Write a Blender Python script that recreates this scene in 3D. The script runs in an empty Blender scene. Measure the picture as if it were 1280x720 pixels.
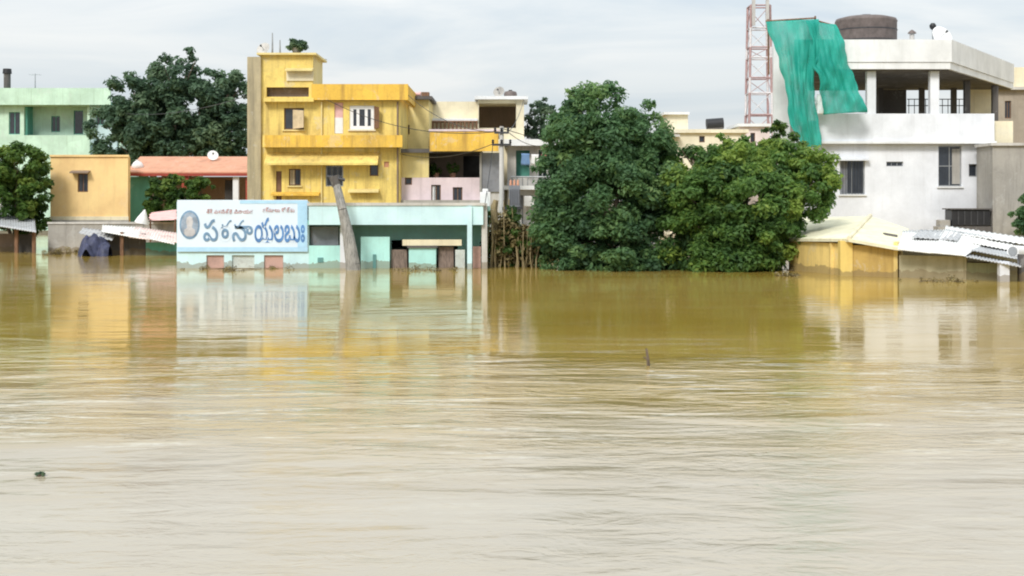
import bpy, bmesh, math, random
import numpy as np
from mathutils import Vector, Matrix

sc = bpy.context.scene
COL = sc.collection
R = math.radians

# ------------------------------------------------------------------ camera
F = 1760.0            # focal length in photo pixels (1280 wide)
CAMZ = 3.0
HOR = 250.0
cd = bpy.data.cameras.new('camera')
cam = bpy.data.objects.new('camera', cd)
COL.objects.link(cam)
cam.location = (0, 0, CAMZ)
cam.rotation_euler = (R(90), 0, 0)
cd.sensor_width = 36
cd.lens = 36 * F / 1280
cd.shift_y = -(360 - HOR) / 1280
cd.clip_start = 0.2
cd.clip_end = 9000
sc.camera = cam

# ------------------------------------------------------------------ light
SUN_EL, SUN_ROT = R(40), R(202)
w = bpy.data.worlds.new('World')
sc.world = w
w.use_nodes = True
nt = w.node_tree
nt.nodes.clear()
def N(t, kind, **kw):
    n = t.nodes.new(kind)
    for k, v in kw.items():
        setattr(n, k, v)
    return n
def math_node(t, op, a, b=None, c=None, clamp=False):
    n = t.nodes.new('ShaderNodeMath'); n.operation = op; n.use_clamp = clamp
    for i, v in enumerate((a, b, c)):
        if v is None: continue
        if isinstance(v, (int, float)): n.inputs[i].default_value = v
        else: t.links.new(v, n.inputs[i])
    return n.outputs[0]
def mixc(t, fac, a, b, mode='MIX'):
    n = t.nodes.new('ShaderNodeMix'); n.data_type = 'RGBA'; n.blend_type = mode; n.clamp_result = False
    for sock, v in ((n.inputs[0], fac), (n.inputs[6], a), (n.inputs[7], b)):
        if isinstance(v, (int, float)): sock.default_value = v
        elif isinstance(v, tuple): sock.default_value = (v[0], v[1], v[2], 1)
        else: t.links.new(v, sock)
    return n.outputs[2]
def ramp(t, fac, stops):
    n = t.nodes.new('ShaderNodeValToRGB')
    e = n.color_ramp.elements
    while len(e) < len(stops): e.new(0.5)
    for i, (p, c) in enumerate(stops):
        e[i].position = p
        e[i].color = (c, c, c, 1) if isinstance(c, (int, float)) else (c[0], c[1], c[2], 1)
    t.links.new(fac, n.inputs[0])
    return n.outputs[0]
def noise(t, vec, scale, detail=3, rough=0.5, dist=0.0):
    n = t.nodes.new('ShaderNodeTexNoise')
    n.inputs['Scale'].default_value = scale; n.inputs['Detail'].default_value = detail
    n.inputs['Roughness'].default_value = rough; n.inputs['Distortion'].default_value = dist
    if vec is not None: t.links.new(vec, n.inputs['Vector'])
    return n.outputs[0]
def mapping(t, vec, scale=(1, 1, 1), rot=(0, 0, 0), loc=(0, 0, 0)):
    n = t.nodes.new('ShaderNodeMapping')
    n.inputs['Scale'].default_value = scale; n.inputs['Rotation'].default_value = rot
    n.inputs['Location'].default_value = loc
    t.links.new(vec, n.inputs['Vector'])
    return n.outputs[0]

sky = N(nt, 'ShaderNodeTexSky', sky_type='NISHITA', sun_disc=False)
sky.sun_elevation = SUN_EL; sky.sun_rotation = SUN_ROT; sky.altitude = 0
sky.air_density = 1; sky.dust_density = 3; sky.ozone_density = 1
tc = N(nt, 'ShaderNodeTexCoord')
sep = N(nt, 'ShaderNodeSeparateXYZ'); nt.links.new(tc.outputs['Generated'], sep.inputs[0])
el = math_node(nt, 'MAXIMUM', sep.outputs[2], 0.0)
# cloud deck: pale bands stretched along the horizon
cl1 = noise(nt, mapping(nt, tc.outputs['Generated'], (2.6, 2.6, 15), loc=(3.1, 0.4, 0.2)), 1.6, 6, 0.55, 0.5)
cl2 = noise(nt, mapping(nt, tc.outputs['Generated'], (1.0, 1.0, 4), loc=(7.7, 2.1, 1.0)), 1.2, 2, 0.5)
cl = math_node(nt, 'ADD', math_node(nt, 'MULTIPLY', cl1, 0.55), math_node(nt, 'MULTIPLY', cl2, 0.45))
cloud = ramp(nt, cl, [(0.38, (0.52, 0.61, 0.70)), (0.5, (0.67, 0.725, 0.76)), (0.61, (0.82, 0.835, 0.83))])
gain = math_node(nt, 'ADD', math_node(nt, 'MULTIPLY', math_node(nt, 'POWER', el, 0.8), 7.0), 5.8)   # brighter overhead, as under any overcast
vs = N(nt, 'ShaderNodeVectorMath', operation='SCALE')
nt.links.new(cloud, vs.inputs[0]); nt.links.new(gain, vs.inputs['Scale'])
skyc = mixc(nt, 0.9, sky.outputs[0], vs.outputs[0])
bg = N(nt, 'ShaderNodeBackground'); bg.inputs[1].default_value = 0.1
nt.links.new(skyc, bg.inputs[0])
out = N(nt, 'ShaderNodeOutputWorld'); nt.links.new(bg.outputs[0], out.inputs[0])

sl = bpy.data.lights.new('sun', 'SUN')
sl.energy = 1.5; sl.angle = R(14); sl.color = (1, 0.965, 0.9)
so = bpy.data.objects.new('sun', sl); COL.objects.link(so)
sd = Vector((math.sin(SUN_ROT) * math.cos(SUN_EL), math.cos(SUN_ROT) * math.cos(SUN_EL), math.sin(SUN_EL)))
so.rotation_euler = sd.to_track_quat('Z', 'Y').to_euler()

sc.view_settings.view_transform = 'Standard'
sc.view_settings.look = 'None'
sc.view_settings.gamma = 1
sc.view_settings.exposure = 0.72
sc.view_settings.use_curve_mapping = False
sc.render.engine = 'CYCLES'
sc.cycles.use_denoising = True
sc.cycles.pixel_filter_type = 'BLACKMAN_HARRIS'
sc.cycles.filter_width = 2.0
sc.cycles.max_bounces = 8
sc.cycles.transparent_max_bounces = 12

# ------------------------------------------------------------------ helpers
def X(px, Y): return (px - 640) / F * Y
def Z(py, Y): return CAMZ + (HOR - py) / F * Y
def P(px, py, Y): return Vector((X(px, Y), Y, Z(py, Y)))

def thing(name, label, cat, loc=(0, 0, 0), group=None):
    o = bpy.data.objects.new(name, None)
    COL.objects.link(o); o.location = loc; o.empty_display_size = 0.3
    o['label'] = label; o['category'] = cat
    if group: o['group'] = group
    return o
def tag(o, label, cat, group=None):
    o['label'] = label; o['category'] = cat
    if group: o['group'] = group
    return o
def world_off(o):
    v = Vector((0, 0, 0))
    while o is not None:
        v += Vector(o.location); o = o.parent
    return v

class MB:
    """Collects shapes in world coordinates; build() links them as ONE mesh object."""
    def __init__(s, m=None):
        s.v = []; s.f = []; s.m = m; s.smooth = []
    def add(s, vs, fs, smooth=False):
        b = len(s.v)
        for p in vs:
            p = Vector(p); s.v.append(s.m @ p if s.m else p)
        for f in fs:
            s.f.append([b + i for i in f]); s.smooth.append(smooth)
        return s
    def box(s, x0, x1, y0, y1, z0, z1):
        vs = [(x, y, z) for z in (z0, z1) for y in (y0, y1) for x in (x0, x1)]
        return s.add(vs, [(0, 2, 3, 1), (4, 5, 7, 6), (0, 1, 5, 4), (2, 6, 7, 3), (0, 4, 6, 2), (1, 3, 7, 5)])
    def pb(s, px0, px1, py0, py1, Y, d):          # box: its front face spans these photo pixels at depth Y
        return s.box(X(px0, Y), X(px1, Y), Y, Y + d, Z(py1, Y), Z(py0, Y))
    def prism(s, pts, d):                         # closed polygon of 3D points extruded by vector d
        n = len(pts); d = Vector(d)
        vs = [Vector(p) for p in pts] + [Vector(p) + d for p in pts]
        fs = [tuple(range(n)), tuple(range(2 * n - 1, n - 1, -1))]
        for i in range(n):
            j = (i + 1) % n; fs.append((i, i + n, j + n, j))
        return s.add(vs, fs)
    def tube(s, p0, p1, r0, r1=None, n=8, cap=True):
        p0, p1 = Vector(p0), Vector(p1); r1 = r0 if r1 is None else r1
        d = (p1 - p0).normalized()
        a = d.orthogonal().normalized(); b = d.cross(a)
        vs = []
        for p, r in ((p0, r0), (p1, r1)):
            for i in range(n):
                t = 2 * math.pi * i / n
                vs.append(p + a * (r * math.cos(t)) + b * (r * math.sin(t)))
        fs = [(i, (i + 1) % n, n + (i + 1) % n, n + i) for i in range(n)]
        s.add(vs, fs, n > 5)
        if cap: s.add(vs, [tuple(range(n - 1, -1, -1)), tuple(range(n, 2 * n))])
        return s
    def path(s, pts, rs, n=8):
        for i in range(len(pts) - 1):
            s.tube(pts[i], pts[i + 1], rs[i], rs[i + 1], n)
        return s
    def lathe(s, c, prof, n=20):                  # prof: (radius, z) from the bottom up
        vs = []; fs = []
        for r, z in prof:
            for i in range(n):
                t = 2 * math.pi * i / n
                vs.append((c[0] + r * math.cos(t), c[1] + r * math.sin(t), c[2] + z))
        for k in range(len(prof) - 1):
            for i in range(n):
                j = (i + 1) % n
                fs.append((k * n + i, k * n + j, (k + 1) * n + j, (k + 1) * n + i))
        s.add(vs, fs, True)
        return s.add(vs, [tuple(range(n - 1, -1, -1)), tuple(range((len(prof) - 1) * n, len(prof) * n))])
    def wall(s, x0, x1, z0, z1, y, th, holes=()):  # a wall across the view with rectangular openings
        xs = sorted({x0, x1, *[min(max(v, x0), x1) for h in holes for v in h[:2]]})
        zs = sorted({z0, z1, *[min(max(v, z0), z1) for h in holes for v in h[2:]]})
        def solid(i, k):
            if i < 0 or k < 0 or i >= len(xs) - 1 or k >= len(zs) - 1: return False
            cx, cz = (xs[i] + xs[i + 1]) / 2, (zs[k] + zs[k + 1]) / 2
            return not any(h[0] < cx < h[1] and h[2] < cz < h[3] for h in holes)
        for i in range(len(xs) - 1):
            for k in range(len(zs) - 1):
                if not solid(i, k): continue
                a, b, c, d = xs[i], xs[i + 1], zs[k], zs[k + 1]
                v = [(a, y, c), (b, y, c), (b, y, d), (a, y, d), (a, y + th, c), (b, y + th, c), (b, y + th, d), (a, y + th, d)]
                fs = [(0, 1, 2, 3), (5, 4, 7, 6)]
                if not solid(i - 1, k): fs.append((0, 3, 7, 4))
                if not solid(i + 1, k): fs.append((1, 5, 6, 2))
                if not solid(i, k - 1): fs.append((0, 4, 5, 1))
                if not solid(i, k + 1): fs.append((3, 2, 6, 7))
                s.add(v, fs)
        return s
    def pwall(s, px0, px1, py0, py1, Y, th, holes=()):
        return s.wall(X(px0, Y), X(px1, Y), Z(py1, Y), Z(py0, Y), Y, th,
                      [(X(a, Y), X(b, Y), Z(d, Y), Z(c, Y)) for a, b, c, d in holes])
    def build(s, name, mat, parent=None, bevel=0):
        off = world_off(parent)
        me = bpy.data.meshes.new(name)
        me.from_pydata([tuple(p - off) for p in s.v], [], s.f)
        me.polygons.foreach_set('use_smooth', s.smooth)
        me.materials.append(mat); me.update()
        o = bpy.data.objects.new(name, me); COL.objects.link(o)
        if parent: o.parent = parent
        if bevel:
            b = o.modifiers.new('bevel', 'BEVEL'); b.width = bevel; b.segments = 2; b.limit_method = 'ANGLE'; b.angle_limit = R(50)
        return o

def copy_tree(o, dx, parent=None):
    c = o.copy(); COL.objects.link(c); c.parent = parent
    if parent is None: c.location = Vector(o.location) + Vector(dx)
    for ch in o.children: copy_tree(ch, dx, c)
    return c

# ------------------------------------------------------------------ materials
def mat_base(name):
    m = bpy.data.materials.new(name); m.use_nodes = True
    t = m.node_tree
    b = t.nodes['Principled BSDF']
    return m, t, b

def wall_mat(name, col, grime=0.45, dirt=(0.12, 0.11, 0.095), rough=0.85, var=0.16, bump=0.25, wet=True, streak=1.0):
    """Painted plaster: patchy fading, rain streaks, mould, wet band just above the flood."""
    m, t, b = mat_base(name)
    g = N(t, 'ShaderNodeNewGeometry'); p = g.outputs['Position']
    big = noise(t, p, 0.55, 4, 0.6)
    col2 = tuple(min(1, c * (1 - var)) for c in col); col1 = tuple(min(0.92, c * (1 + var * 0.6)) for c in col)
    c = mixc(t, ramp(t, big, [(0.3, 0.0), (0.7, 1.0)]), col2, col1)
    st = noise(t, mapping(t, p, (1.6 * streak, 1.6 * streak, 0.16)), 1.5, 5, 0.65)
    st = ramp(t, st, [(0.50, 0.0), (0.72, 1.0)])
    st2 = noise(t, mapping(t, p, (6.5, 6.5, 0.22)), 1.0, 4, 0.6)
    st2 = math_node(t, 'MULTIPLY', ramp(t, st2, [(0.56, 0.0), (0.68, 1.0)]), ramp(t, noise(t, mapping(t, p, (.8, .8, .5)), 1.0, 3), [(0.42, 0.0), (0.6, 1.0)]))
    st = math_node(t, 'MAXIMUM', st, math_node(t, 'MULTIPLY', st2, 0.9))
    pat = ramp(t, noise(t, p, 0.9, 6, 0.7), [(0.52, 0.0), (0.75, 1.0)])
    f = math_node(t, 'MULTIPLY', math_node(t, 'MAXIMUM', st, math_node(t, 'MULTIPLY', pat, 0.8)), grime)
    c = mixc(t, f, c, dirt)
    pv = mapping(t, p, (1, 1, .8), loc=(4.3, 1.7, 9.1))
    peel = ramp(t, noise(t, pv, 1.1, 7, 0.72, 0.4), [(0.585, 0.0), (0.605, 1.0)])
    c = mixc(t, math_node(t, 'MULTIPLY', peel, grime * 0.8), c, tuple(0.5 * x + 0.28 for x in col))
    repair = ramp(t, noise(t, mapping(t, p, (1, 1, 1), loc=(8, 3, 2)), 0.42, 2, 0.4), [(0.60, 0.0), (0.62, 1.0)])
    c = mixc(t, math_node(t, 'MULTIPLY', repair, grime * 0.45), c, tuple(x * 0.6 + .05 for x in col))
    fine = noise(t, p, 9, 4, 0.7)
    c = mixc(t, math_node(t, 'MULTIPLY', ramp(t, fine, [(0.45, 0.0), (0.8, 1.0)]), grime * 0.35), c, dirt)
    if wet:
        sp = N(t, 'ShaderNodeSeparateXYZ'); t.links.new(p, sp.inputs[0])
        lim = math_node(t, 'ADD', math_node(t, 'MULTIPLY', noise(t, p, 1.6, 5, 0.65), 0.75), -0.12)
        ww = math_node(t, 'LESS_THAN', sp.outputs[2], lim)
        c = mixc(t, math_node(t, 'MULTIPLY', ww, 0.6), c, (0.2, 0.15, 0.08))
    t.links.new(c, b.inputs['Base Color'])
    b.inputs['Roughness'].default_value = rough
    b.inputs['Specular IOR Level'].default_value = 0.3
    bn = N(t, 'ShaderNodeBump'); bn.inputs['Strength'].default_value = bump; bn.inputs['Distance'].default_value = 0.02
    t.links.new(noise(t, p, 14, 5, 0.65), bn.inputs['Height']); t.links.new(bn.outputs[0], b.inputs['Normal'])
    return m

def sheet_mat(name, col, rust=0.3, metal=0.0, rough=0.5, ribs=9.0, axis='X', rustcol=(0.2, 0.11, 0.06)):
    """Ribbed sheet: fine corrugation as bump, rust and mud patches."""
    m, t, b = mat_base(name)
    g = N(t, 'ShaderNodeNewGeometry'); p = g.outputs['Position']
    c = mixc(t, ramp(t, noise(t, p, 1.3, 6, 0.7), [(0.48, 0.0), (0.7, 1.0)]), col, tuple(x * 0.72 for x in col))
    c = mixc(t, math_node(t, 'MULTIPLY', ramp(t, noise(t, mapping(t, p, (2, 0.6, 2)), 1.7, 6, 0.75), [(0.53, 0.0), (0.68, 1.0)]), rust), c, rustcol)
    t.links.new(c, b.inputs['Base Color'])
    b.inputs['Roughness'].default_value = rough; b.inputs['Metallic'].default_value = metal
    wv = N(t, 'ShaderNodeTexWave'); wv.bands_direction = axis; wv.inputs['Scale'].default_value = ribs / 6.283
    wv.inputs['Distortion'].default_value = 0.15
    t.links.new(p, wv.inputs['Vector'])
    bn = N(t, 'ShaderNodeBump'); bn.inputs['Strength'].default_value = 0.7; bn.inputs['Distance'].default_value = 0.03
    t.links.new(wv.outputs[1], bn.inputs['Height']); t.links.new(bn.outputs[0], b.inputs['Normal'])
    return m

def plain_mat(name, col, rough=0.6, var=0.25, metal=0.0, scale=3.0, spec=0.4):
    m, t, b = mat_base(name)
    g = N(t, 'ShaderNodeNewGeometry')
    c = mixc(t, ramp(t, noise(t, g.outputs['Position'], scale, 5, 0.65), [(0.3, 0.0), (0.7, 1.0)]),
             tuple(x * (1 - var) for x in col), tuple(min(0.95, x * (1 + var * .7)) for x in col))
    t.links.new(c, b.inputs['Base Color'])
    b.inputs['Roughness'].default_value = rough; b.inputs['Metallic'].default_value = metal
    b.inputs['Specular IOR Level'].default_value = spec
    return m

def leaf_mat(name, dark, mid, light, trans=0.5):
    m, t, b = mat_base(name)
    a = N(t, 'ShaderNodeAttribute'); a.attribute_name = 'tint'
    c = ramp(t, a.outputs['Fac'], [(0.0, dark), (0.5, mid), (1.0, light)])
    t.links.new(c, b.inputs['Base Color'])
    b.inputs['Roughness'].default_value = 0.55; b.inputs['Specular IOR Level'].default_value = 0.3
    tr = N(t, 'ShaderNodeBsdfTranslucent'); t.links.new(c, tr.inputs[0])
    mx = N(t, 'ShaderNodeMixShader'); mx.inputs[0].default_value = trans
    t.links.new(b.outputs[0], mx.inputs[1]); t.links.new(tr.outputs[0], mx.inputs[2])
    t.links.new(mx.outputs[0], t.nodes['Material Output'].inputs[0])
    return m

def bark_mat(name, col):
    m, t, b = mat_base(name)
    g = N(t, 'ShaderNodeNewGeometry'); p = g.outputs['Position']
    n1 = noise(t, mapping(t, p, (9, 9, 1.6)), 1.5, 6, 0.7)
    c = mixc(t, ramp(t, n1, [(0.35, 0.0), (0.65, 1.0)]), tuple(x * 0.45 for x in col), tuple(x * 1.25 for x in col))
    t.links.new(c, b.inputs['Base Color']); b.inputs['Roughness'].default_value = 0.9
    bn = N(t, 'ShaderNodeBump'); bn.inputs['Strength'].default_value = 0.8; bn.inputs['Distance'].default_value = 0.04
    t.links.new(n1, bn.inputs['Height']); t.links.new(bn.outputs[0], b.inputs['Normal'])
    return m

M = {}
M['yellow'] = wall_mat('yellow paint', (0.86, 0.65, 0.20), 0.66, (0.24, 0.15, 0.06))
M['orange_yellow'] = wall_mat('deep yellow paint', (0.85, 0.53, 0.09), 0.66, (0.26, 0.14, 0.06))
M['pale_yellow'] = wall_mat('pale yellow paint', (0.80, 0.66, 0.30), 0.35, (0.3, 0.22, 0.12))
M['cream'] = wall_mat('cream paint', (0.80, 0.72, 0.52), 0.3, (0.3, 0.25, 0.18))
M['cream_far'] = wall_mat('cream paint faded', (0.80, 0.74, 0.58), 0.25, (0.36, 0.32, 0.25))
M['concrete'] = wall_mat('bare concrete', (0.40, 0.38, 0.35), 0.5, (0.13, 0.125, 0.12), bump=0.5)
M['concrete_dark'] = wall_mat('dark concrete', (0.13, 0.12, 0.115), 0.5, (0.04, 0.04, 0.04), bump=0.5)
M['concrete_pale'] = wall_mat('pale concrete', (0.58, 0.56, 0.53), 0.5, (0.18, 0.17, 0.16))
M['white'] = wall_mat('white wash', (0.77, 0.79, 0.84), 0.2, (0.36, 0.36, 0.37))
M['white_roof'] = wall_mat('white parapet', (0.79, 0.80, 0.81), 0.24, (0.42, 0.43, 0.4))
M['turq'] = wall_mat('turquoise paint', (0.45, 0.78, 0.74), 0.25, (0.16, 0.25, 0.22))
M['turq_pale'] = wall_mat('pale turquoise paint', (0.60, 0.82, 0.90), 0.18, (0.3, 0.42, 0.42))
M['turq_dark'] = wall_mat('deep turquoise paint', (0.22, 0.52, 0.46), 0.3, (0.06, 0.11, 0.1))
M['pink'] = wall_mat('pink paint', (0.76, 0.63, 0.66), 0.3, (0.32, 0.25, 0.25))
M['orange'] = wall_mat('apricot paint', (0.92, 0.62, 0.29), 0.22, (0.42, 0.26, 0.13))
M['green'] = wall_mat('mint paint', (0.56, 0.76, 0.62), 0.45, (0.27, 0.38, 0.26), var=.22)
M['green_dark'] = wall_mat('sea green paint', (0.14, 0.42, 0.34), 0.4, (0.05, 0.14, 0.11))
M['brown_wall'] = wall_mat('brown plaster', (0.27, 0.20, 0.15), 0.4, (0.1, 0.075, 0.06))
M['shed_yellow'] = wall_mat('ochre paint', (0.80, 0.60, 0.22), 0.45, (0.36, 0.24, 0.10))
M['shed_roof'] = wall_mat('pale cream roof', (0.80, 0.76, 0.56), 0.4, (0.38, 0.35, 0.22))
M['mud_wall'] = wall_mat('muddy plaster', (0.46, 0.42, 0.28), 0.5, (0.22, 0.19, 0.1))
M['sheet_white'] = sheet_mat('white roofing sheet', (0.80, 0.80, 0.78), 0.25)
M['sheet_grey'] = sheet_mat('grey roofing sheet', (0.45, 0.46, 0.47), 0.3)
M['sheet_pink'] = sheet_mat('pinkish sheet', (0.78, 0.60, 0.55), 0.3)
M['tile'] = sheet_mat('salmon clay tiles', (0.66, 0.33, 0.21), 0.35, ribs=22, rough=0.85, rustcol=(0.62, 0.50, 0.40))
M['shutter_grey'] = sheet_mat('grey roller shutter', (0.27, 0.28, 0.31), 0.3, ribs=40, axis='Z')
M['shutter_pink'] = sheet_mat('pinkish shutter', (0.66, 0.42, 0.36), 0.3, ribs=40, axis='Z')
M['shutter_pale'] = sheet_mat('pale shutter', (0.70, 0.76, 0.73), 0.25, ribs=40, axis='Z')
M['wood'] = bark_mat('brown wood', (0.24, 0.13, 0.075))
M['bark'] = bark_mat('bark', (0.17, 0.13, 0.095))
M['pole'] = bark_mat('weathered grey pole', (0.34, 0.33, 0.31))
M['stalk'] = bark_mat('dry stalks', (0.33, 0.26, 0.14))
M['red'] = plain_mat('red oxide paint', (0.34, 0.055, 0.035), 0.6)
M['tower_red'] = plain_mat('tower red', (0.46, 0.30, 0.29), 0.5)
M['tower_white'] = plain_mat('tower white', (0.74, 0.70, 0.70), 0.5)
M['metal'] = plain_mat('grey metal', (0.36, 0.37, 0.38), 0.4, metal=0.5)
M['dark_metal'] = plain_mat('dark metal', (0.05, 0.05, 0.055), 0.5)
M['black'] = plain_mat('black plastic', (0.022, 0.022, 0.025), 0.45)
M['tank'] = plain_mat('brown grey tank', (0.155, 0.125, 0.115), 0.6, 0.3)
M['glass'] = plain_mat('dark window glass', (0.03, 0.035, 0.045), 0.08, 0.3, spec=0.7)
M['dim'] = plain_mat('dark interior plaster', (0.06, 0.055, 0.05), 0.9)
M['frame_white'] = plain_mat('white window paint', (0.80, 0.80, 0.80), 0.5, 0.1)
M['frame_brown'] = plain_mat('brown window paint', (0.19, 0.10, 0.055), 0.6)
M['shutter_beige'] = plain_mat('beige shutter paint', (0.62, 0.50, 0.33), 0.6)
M['blue_tarp'] = plain_mat('dark blue tarp', (0.045, 0.05, 0.10), 0.55, 0.5)
M['cloth_white'] = plain_mat('white cloth', (0.78, 0.78, 0.78), 0.9, 0.1)
M['cloth_pink'] = plain_mat('pink cloth', (0.75, 0.47, 0.45), 0.9, 0.15)
M['teal_cloth'] = plain_mat('teal plastic', (0.12, 0.28, 0.27), 0.6, 0.2)
M['ink_blue'] = plain_mat('blue lettering', (0.10, 0.24, 0.52), 0.7, 0.35)
M['ink_dark'] = plain_mat('slate lettering', (0.17, 0.29, 0.44), 0.7, 0.35)
M['ink_red'] = plain_mat('faded red lettering', (0.55, 0.36, 0.37), 0.7, 0.2)
M['banner'] = plain_mat('white banner vinyl', (0.68, 0.78, 0.88), 0.45, 0.06, scale=1.2)
M['banner_blue'] = plain_mat('light blue banner band', (0.42, 0.66, 0.86), 0.45, 0.1)
M['leaf_left'] = leaf_mat('leaves of the tall tree', (0.066, 0.138, 0.070), (0.122, 0.238, 0.098), (0.22, 0.34, 0.12))
M['leaf_right'] = leaf_mat('leaves of the spreading tree', (0.066, 0.138, 0.046), (0.135, 0.255, 0.062), (0.29, 0.40, 0.08))
M['leaf_far'] = leaf_mat('leaves of the far tree', (0.066, 0.122, 0.078), (0.118, 0.20, 0.115), (0.20, 0.285, 0.16))
M['leaf_pale'] = leaf_mat('pale leaves', (0.06, 0.11, 0.07), (0.11, 0.17, 0.10), (0.2, 0.27, 0.16))
M['leaf_bush'] = leaf_mat('bush leaves', (0.04, 0.09, 0.022), (0.10, 0.19, 0.04), (0.24, 0.33, 0.07))
M['leaf_dry'] = leaf_mat('dry leaves', (0.10, 0.075, 0.03), (0.21, 0.165, 0.07), (0.34, 0.29, 0.14), 0.2)

def net_mat():
    m, t, b = mat_base('green shade net')
    g = N(t, 'ShaderNodeNewGeometry'); p = g.outputs['Position']
    c = mixc(t, ramp(t, noise(t, p, 0.8, 5, 0.6), [(0.32, 0.0), (0.68, 1.0)]), (0.015, 0.44, 0.36), (0.05, 0.60, 0.49))
    t.links.new(c, b.inputs['Base Color']); b.inputs['Roughness'].default_value = 0.6
    tr = N(t, 'ShaderNodeBsdfTranslucent'); t.links.new(c, tr.inputs[0])
    mx = N(t, 'ShaderNodeMixShader'); mx.inputs[0].default_value = 0.4
    t.links.new(b.outputs[0], mx.inputs[1]); t.links.new(tr.outputs[0], mx.inputs[2])
    tp = N(t, 'ShaderNodeBsdfTransparent')
    m2 = N(t, 'ShaderNodeMixShader'); t.links.new(ramp(t, noise(t, mapping(t, p, (1, 1, .5)), 1.1, 4, 0.6), [(0.35, 0.14), (0.7, 0.48)]), m2.inputs[0])
    t.links.new(mx.outputs[0], m2.inputs[1]); t.links.new(tp.outputs[0], m2.inputs[2])
    t.links.new(m2.outputs[0], t.nodes['Material Output'].inputs[0])
    return m
M['net'] = net_mat()

def water_mat():
    m, t, b = mat_base('silty flood water')
    g = N(t, 'ShaderNodeNewGeometry'); p = g.outputs['Position']
    sp = N(t, 'ShaderNodeSeparateXYZ'); t.links.new(p, sp.inputs[0])
    # the current runs fast in mid-river and slackens in the lee of the houses
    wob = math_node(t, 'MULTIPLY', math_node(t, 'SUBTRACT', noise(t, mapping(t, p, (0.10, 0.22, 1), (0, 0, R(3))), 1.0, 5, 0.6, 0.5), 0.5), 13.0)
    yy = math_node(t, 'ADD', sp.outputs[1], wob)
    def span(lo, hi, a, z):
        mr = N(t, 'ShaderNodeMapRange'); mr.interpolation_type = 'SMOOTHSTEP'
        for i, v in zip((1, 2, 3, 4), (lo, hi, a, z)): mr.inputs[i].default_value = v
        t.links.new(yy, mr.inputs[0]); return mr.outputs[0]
    # pale silt in the current; golden tree and house reflections painted into slack mud
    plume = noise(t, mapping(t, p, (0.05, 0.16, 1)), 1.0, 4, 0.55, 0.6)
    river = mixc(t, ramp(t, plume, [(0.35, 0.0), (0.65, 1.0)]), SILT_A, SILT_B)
    slack = mixc(t, ramp(t, plume, [(0.35, 0.0), (0.65, 1.0)]), MUD_REFLECT_A, MUD_REFLECT_B)
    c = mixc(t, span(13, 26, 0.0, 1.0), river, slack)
    # foam lines with painted sky glint, drawn out where the current meets the backwater
    foam_glint = ramp(t, noise(t, mapping(t, p, (0.35, 2.2, 1), (0, 0, R(4)), (3, 9, 0)), 1.0, 6, 0.62, 1.2), [(0.53, 0.0), (0.63, 1.0)])
    fb = math_node(t, 'MULTIPLY', span(14, 21, 0.15, 1.0), span(23, 33, 1.0, 0.12))
    foam_glint = math_node(t, 'MULTIPLY', math_node(t, 'MULTIPLY', foam_glint, fb), math_node(t, 'MULTIPLY', ramp(t, noise(t, p, 5.0, 5, 0.7), [(0.4, 0.2), (0.65, 1.0)]), 0.85))
    c = mixc(t, foam_glint, c, (0.72, 0.69, 0.60))
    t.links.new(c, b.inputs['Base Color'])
    t.links.new(span(15, 30, 0.16, 0.06), b.inputs['Roughness'])
    b.inputs['IOR'].default_value = 1.34
    big = noise(t, mapping(t, p, (0.30, 0.80, 1), (0, 0, R(4))), 1.0, 3, 0.5, 0.8)
    mid = noise(t, mapping(t, p, (1.25, 2.3, 1), (0, 0, R(-9))), 1.0, 4, 0.58, 1.4)
    fin = noise(t, mapping(t, p, (4.6, 7.0, 1), (0, 0, R(12))), 1.0, 3, 0.6, 1.0)
    # ruffled patches come and go
    ruf = ramp(t, noise(t, mapping(t, p, (0.12, 0.3, 1), (0, 0, R(-3)), (5, 2, 0)), 1.0, 4, 0.6), [(0.40, 0.12), (0.62, 1.0)])
    h = math_node(t, 'ADD', math_node(t, 'MULTIPLY', big, 0.11), math_node(t, 'MULTIPLY', math_node(t, 'ADD', math_node(t, 'MULTIPLY', mid, 0.062), math_node(t, 'MULTIPLY', fin, 0.013)), ruf))
    near = math_node(t, 'MULTIPLY', span(13, 20, 0.36, 1.0), span(18, 22, 1.0, 1.5))
    h = math_node(t, 'MULTIPLY', math_node(t, 'MULTIPLY', h, span(17, 28, 1.0, 0.06)), near)
    bn = N(t, 'ShaderNodeBump'); bn.inputs['Strength'].default_value = 1.0; bn.inputs['Distance'].default_value = 1.0
    t.links.new(h, bn.inputs['Height']); t.links.new(bn.outputs[0], b.inputs['Normal'])
    return m
MUD_REFLECT_A, MUD_REFLECT_B = (0.34, 0.225, 0.035), (0.43, 0.30, 0.075)
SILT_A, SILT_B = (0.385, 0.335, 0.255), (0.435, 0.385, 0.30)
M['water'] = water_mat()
M['ground'] = wall_mat('wet earth', (0.16, 0.12, 0.075), 0.4, (0.08, 0.06, 0.035), wet=False)

# ------------------------------------------------------------------ ground and water
def sheet(name, m, x0, x1, ys, zs):
    mb = MB(); xs = [x0, -150, 0, 150, x1]; vs = []; fs = []
    for y, z in zip(ys, zs):
        vs += [(x, y, z) for x in xs]
    n = len(xs)
    for j in range(len(ys) - 1):
        for i in range(n - 1):
            fs.append((j * n + i, j * n + i + 1, (j + 1) * n + i + 1, (j + 1) * n + i))
    mb.add(vs, fs)
    o = mb.build(name, m); o['kind'] = 'structure'
    return o
sheet('ground', M['ground'], -4000, 4000, [-60, -6, 8, 50, 95, 125, 400, 5000], [1.2, 0.6, -2.2, -2.2, -1.5, 0.3, 0.8, 0.8])
wo = sheet('water', M['water'], -1500, 1500, [-30, 20, 60, 130, 300], [0, 0, 0, 0, 0])

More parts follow.
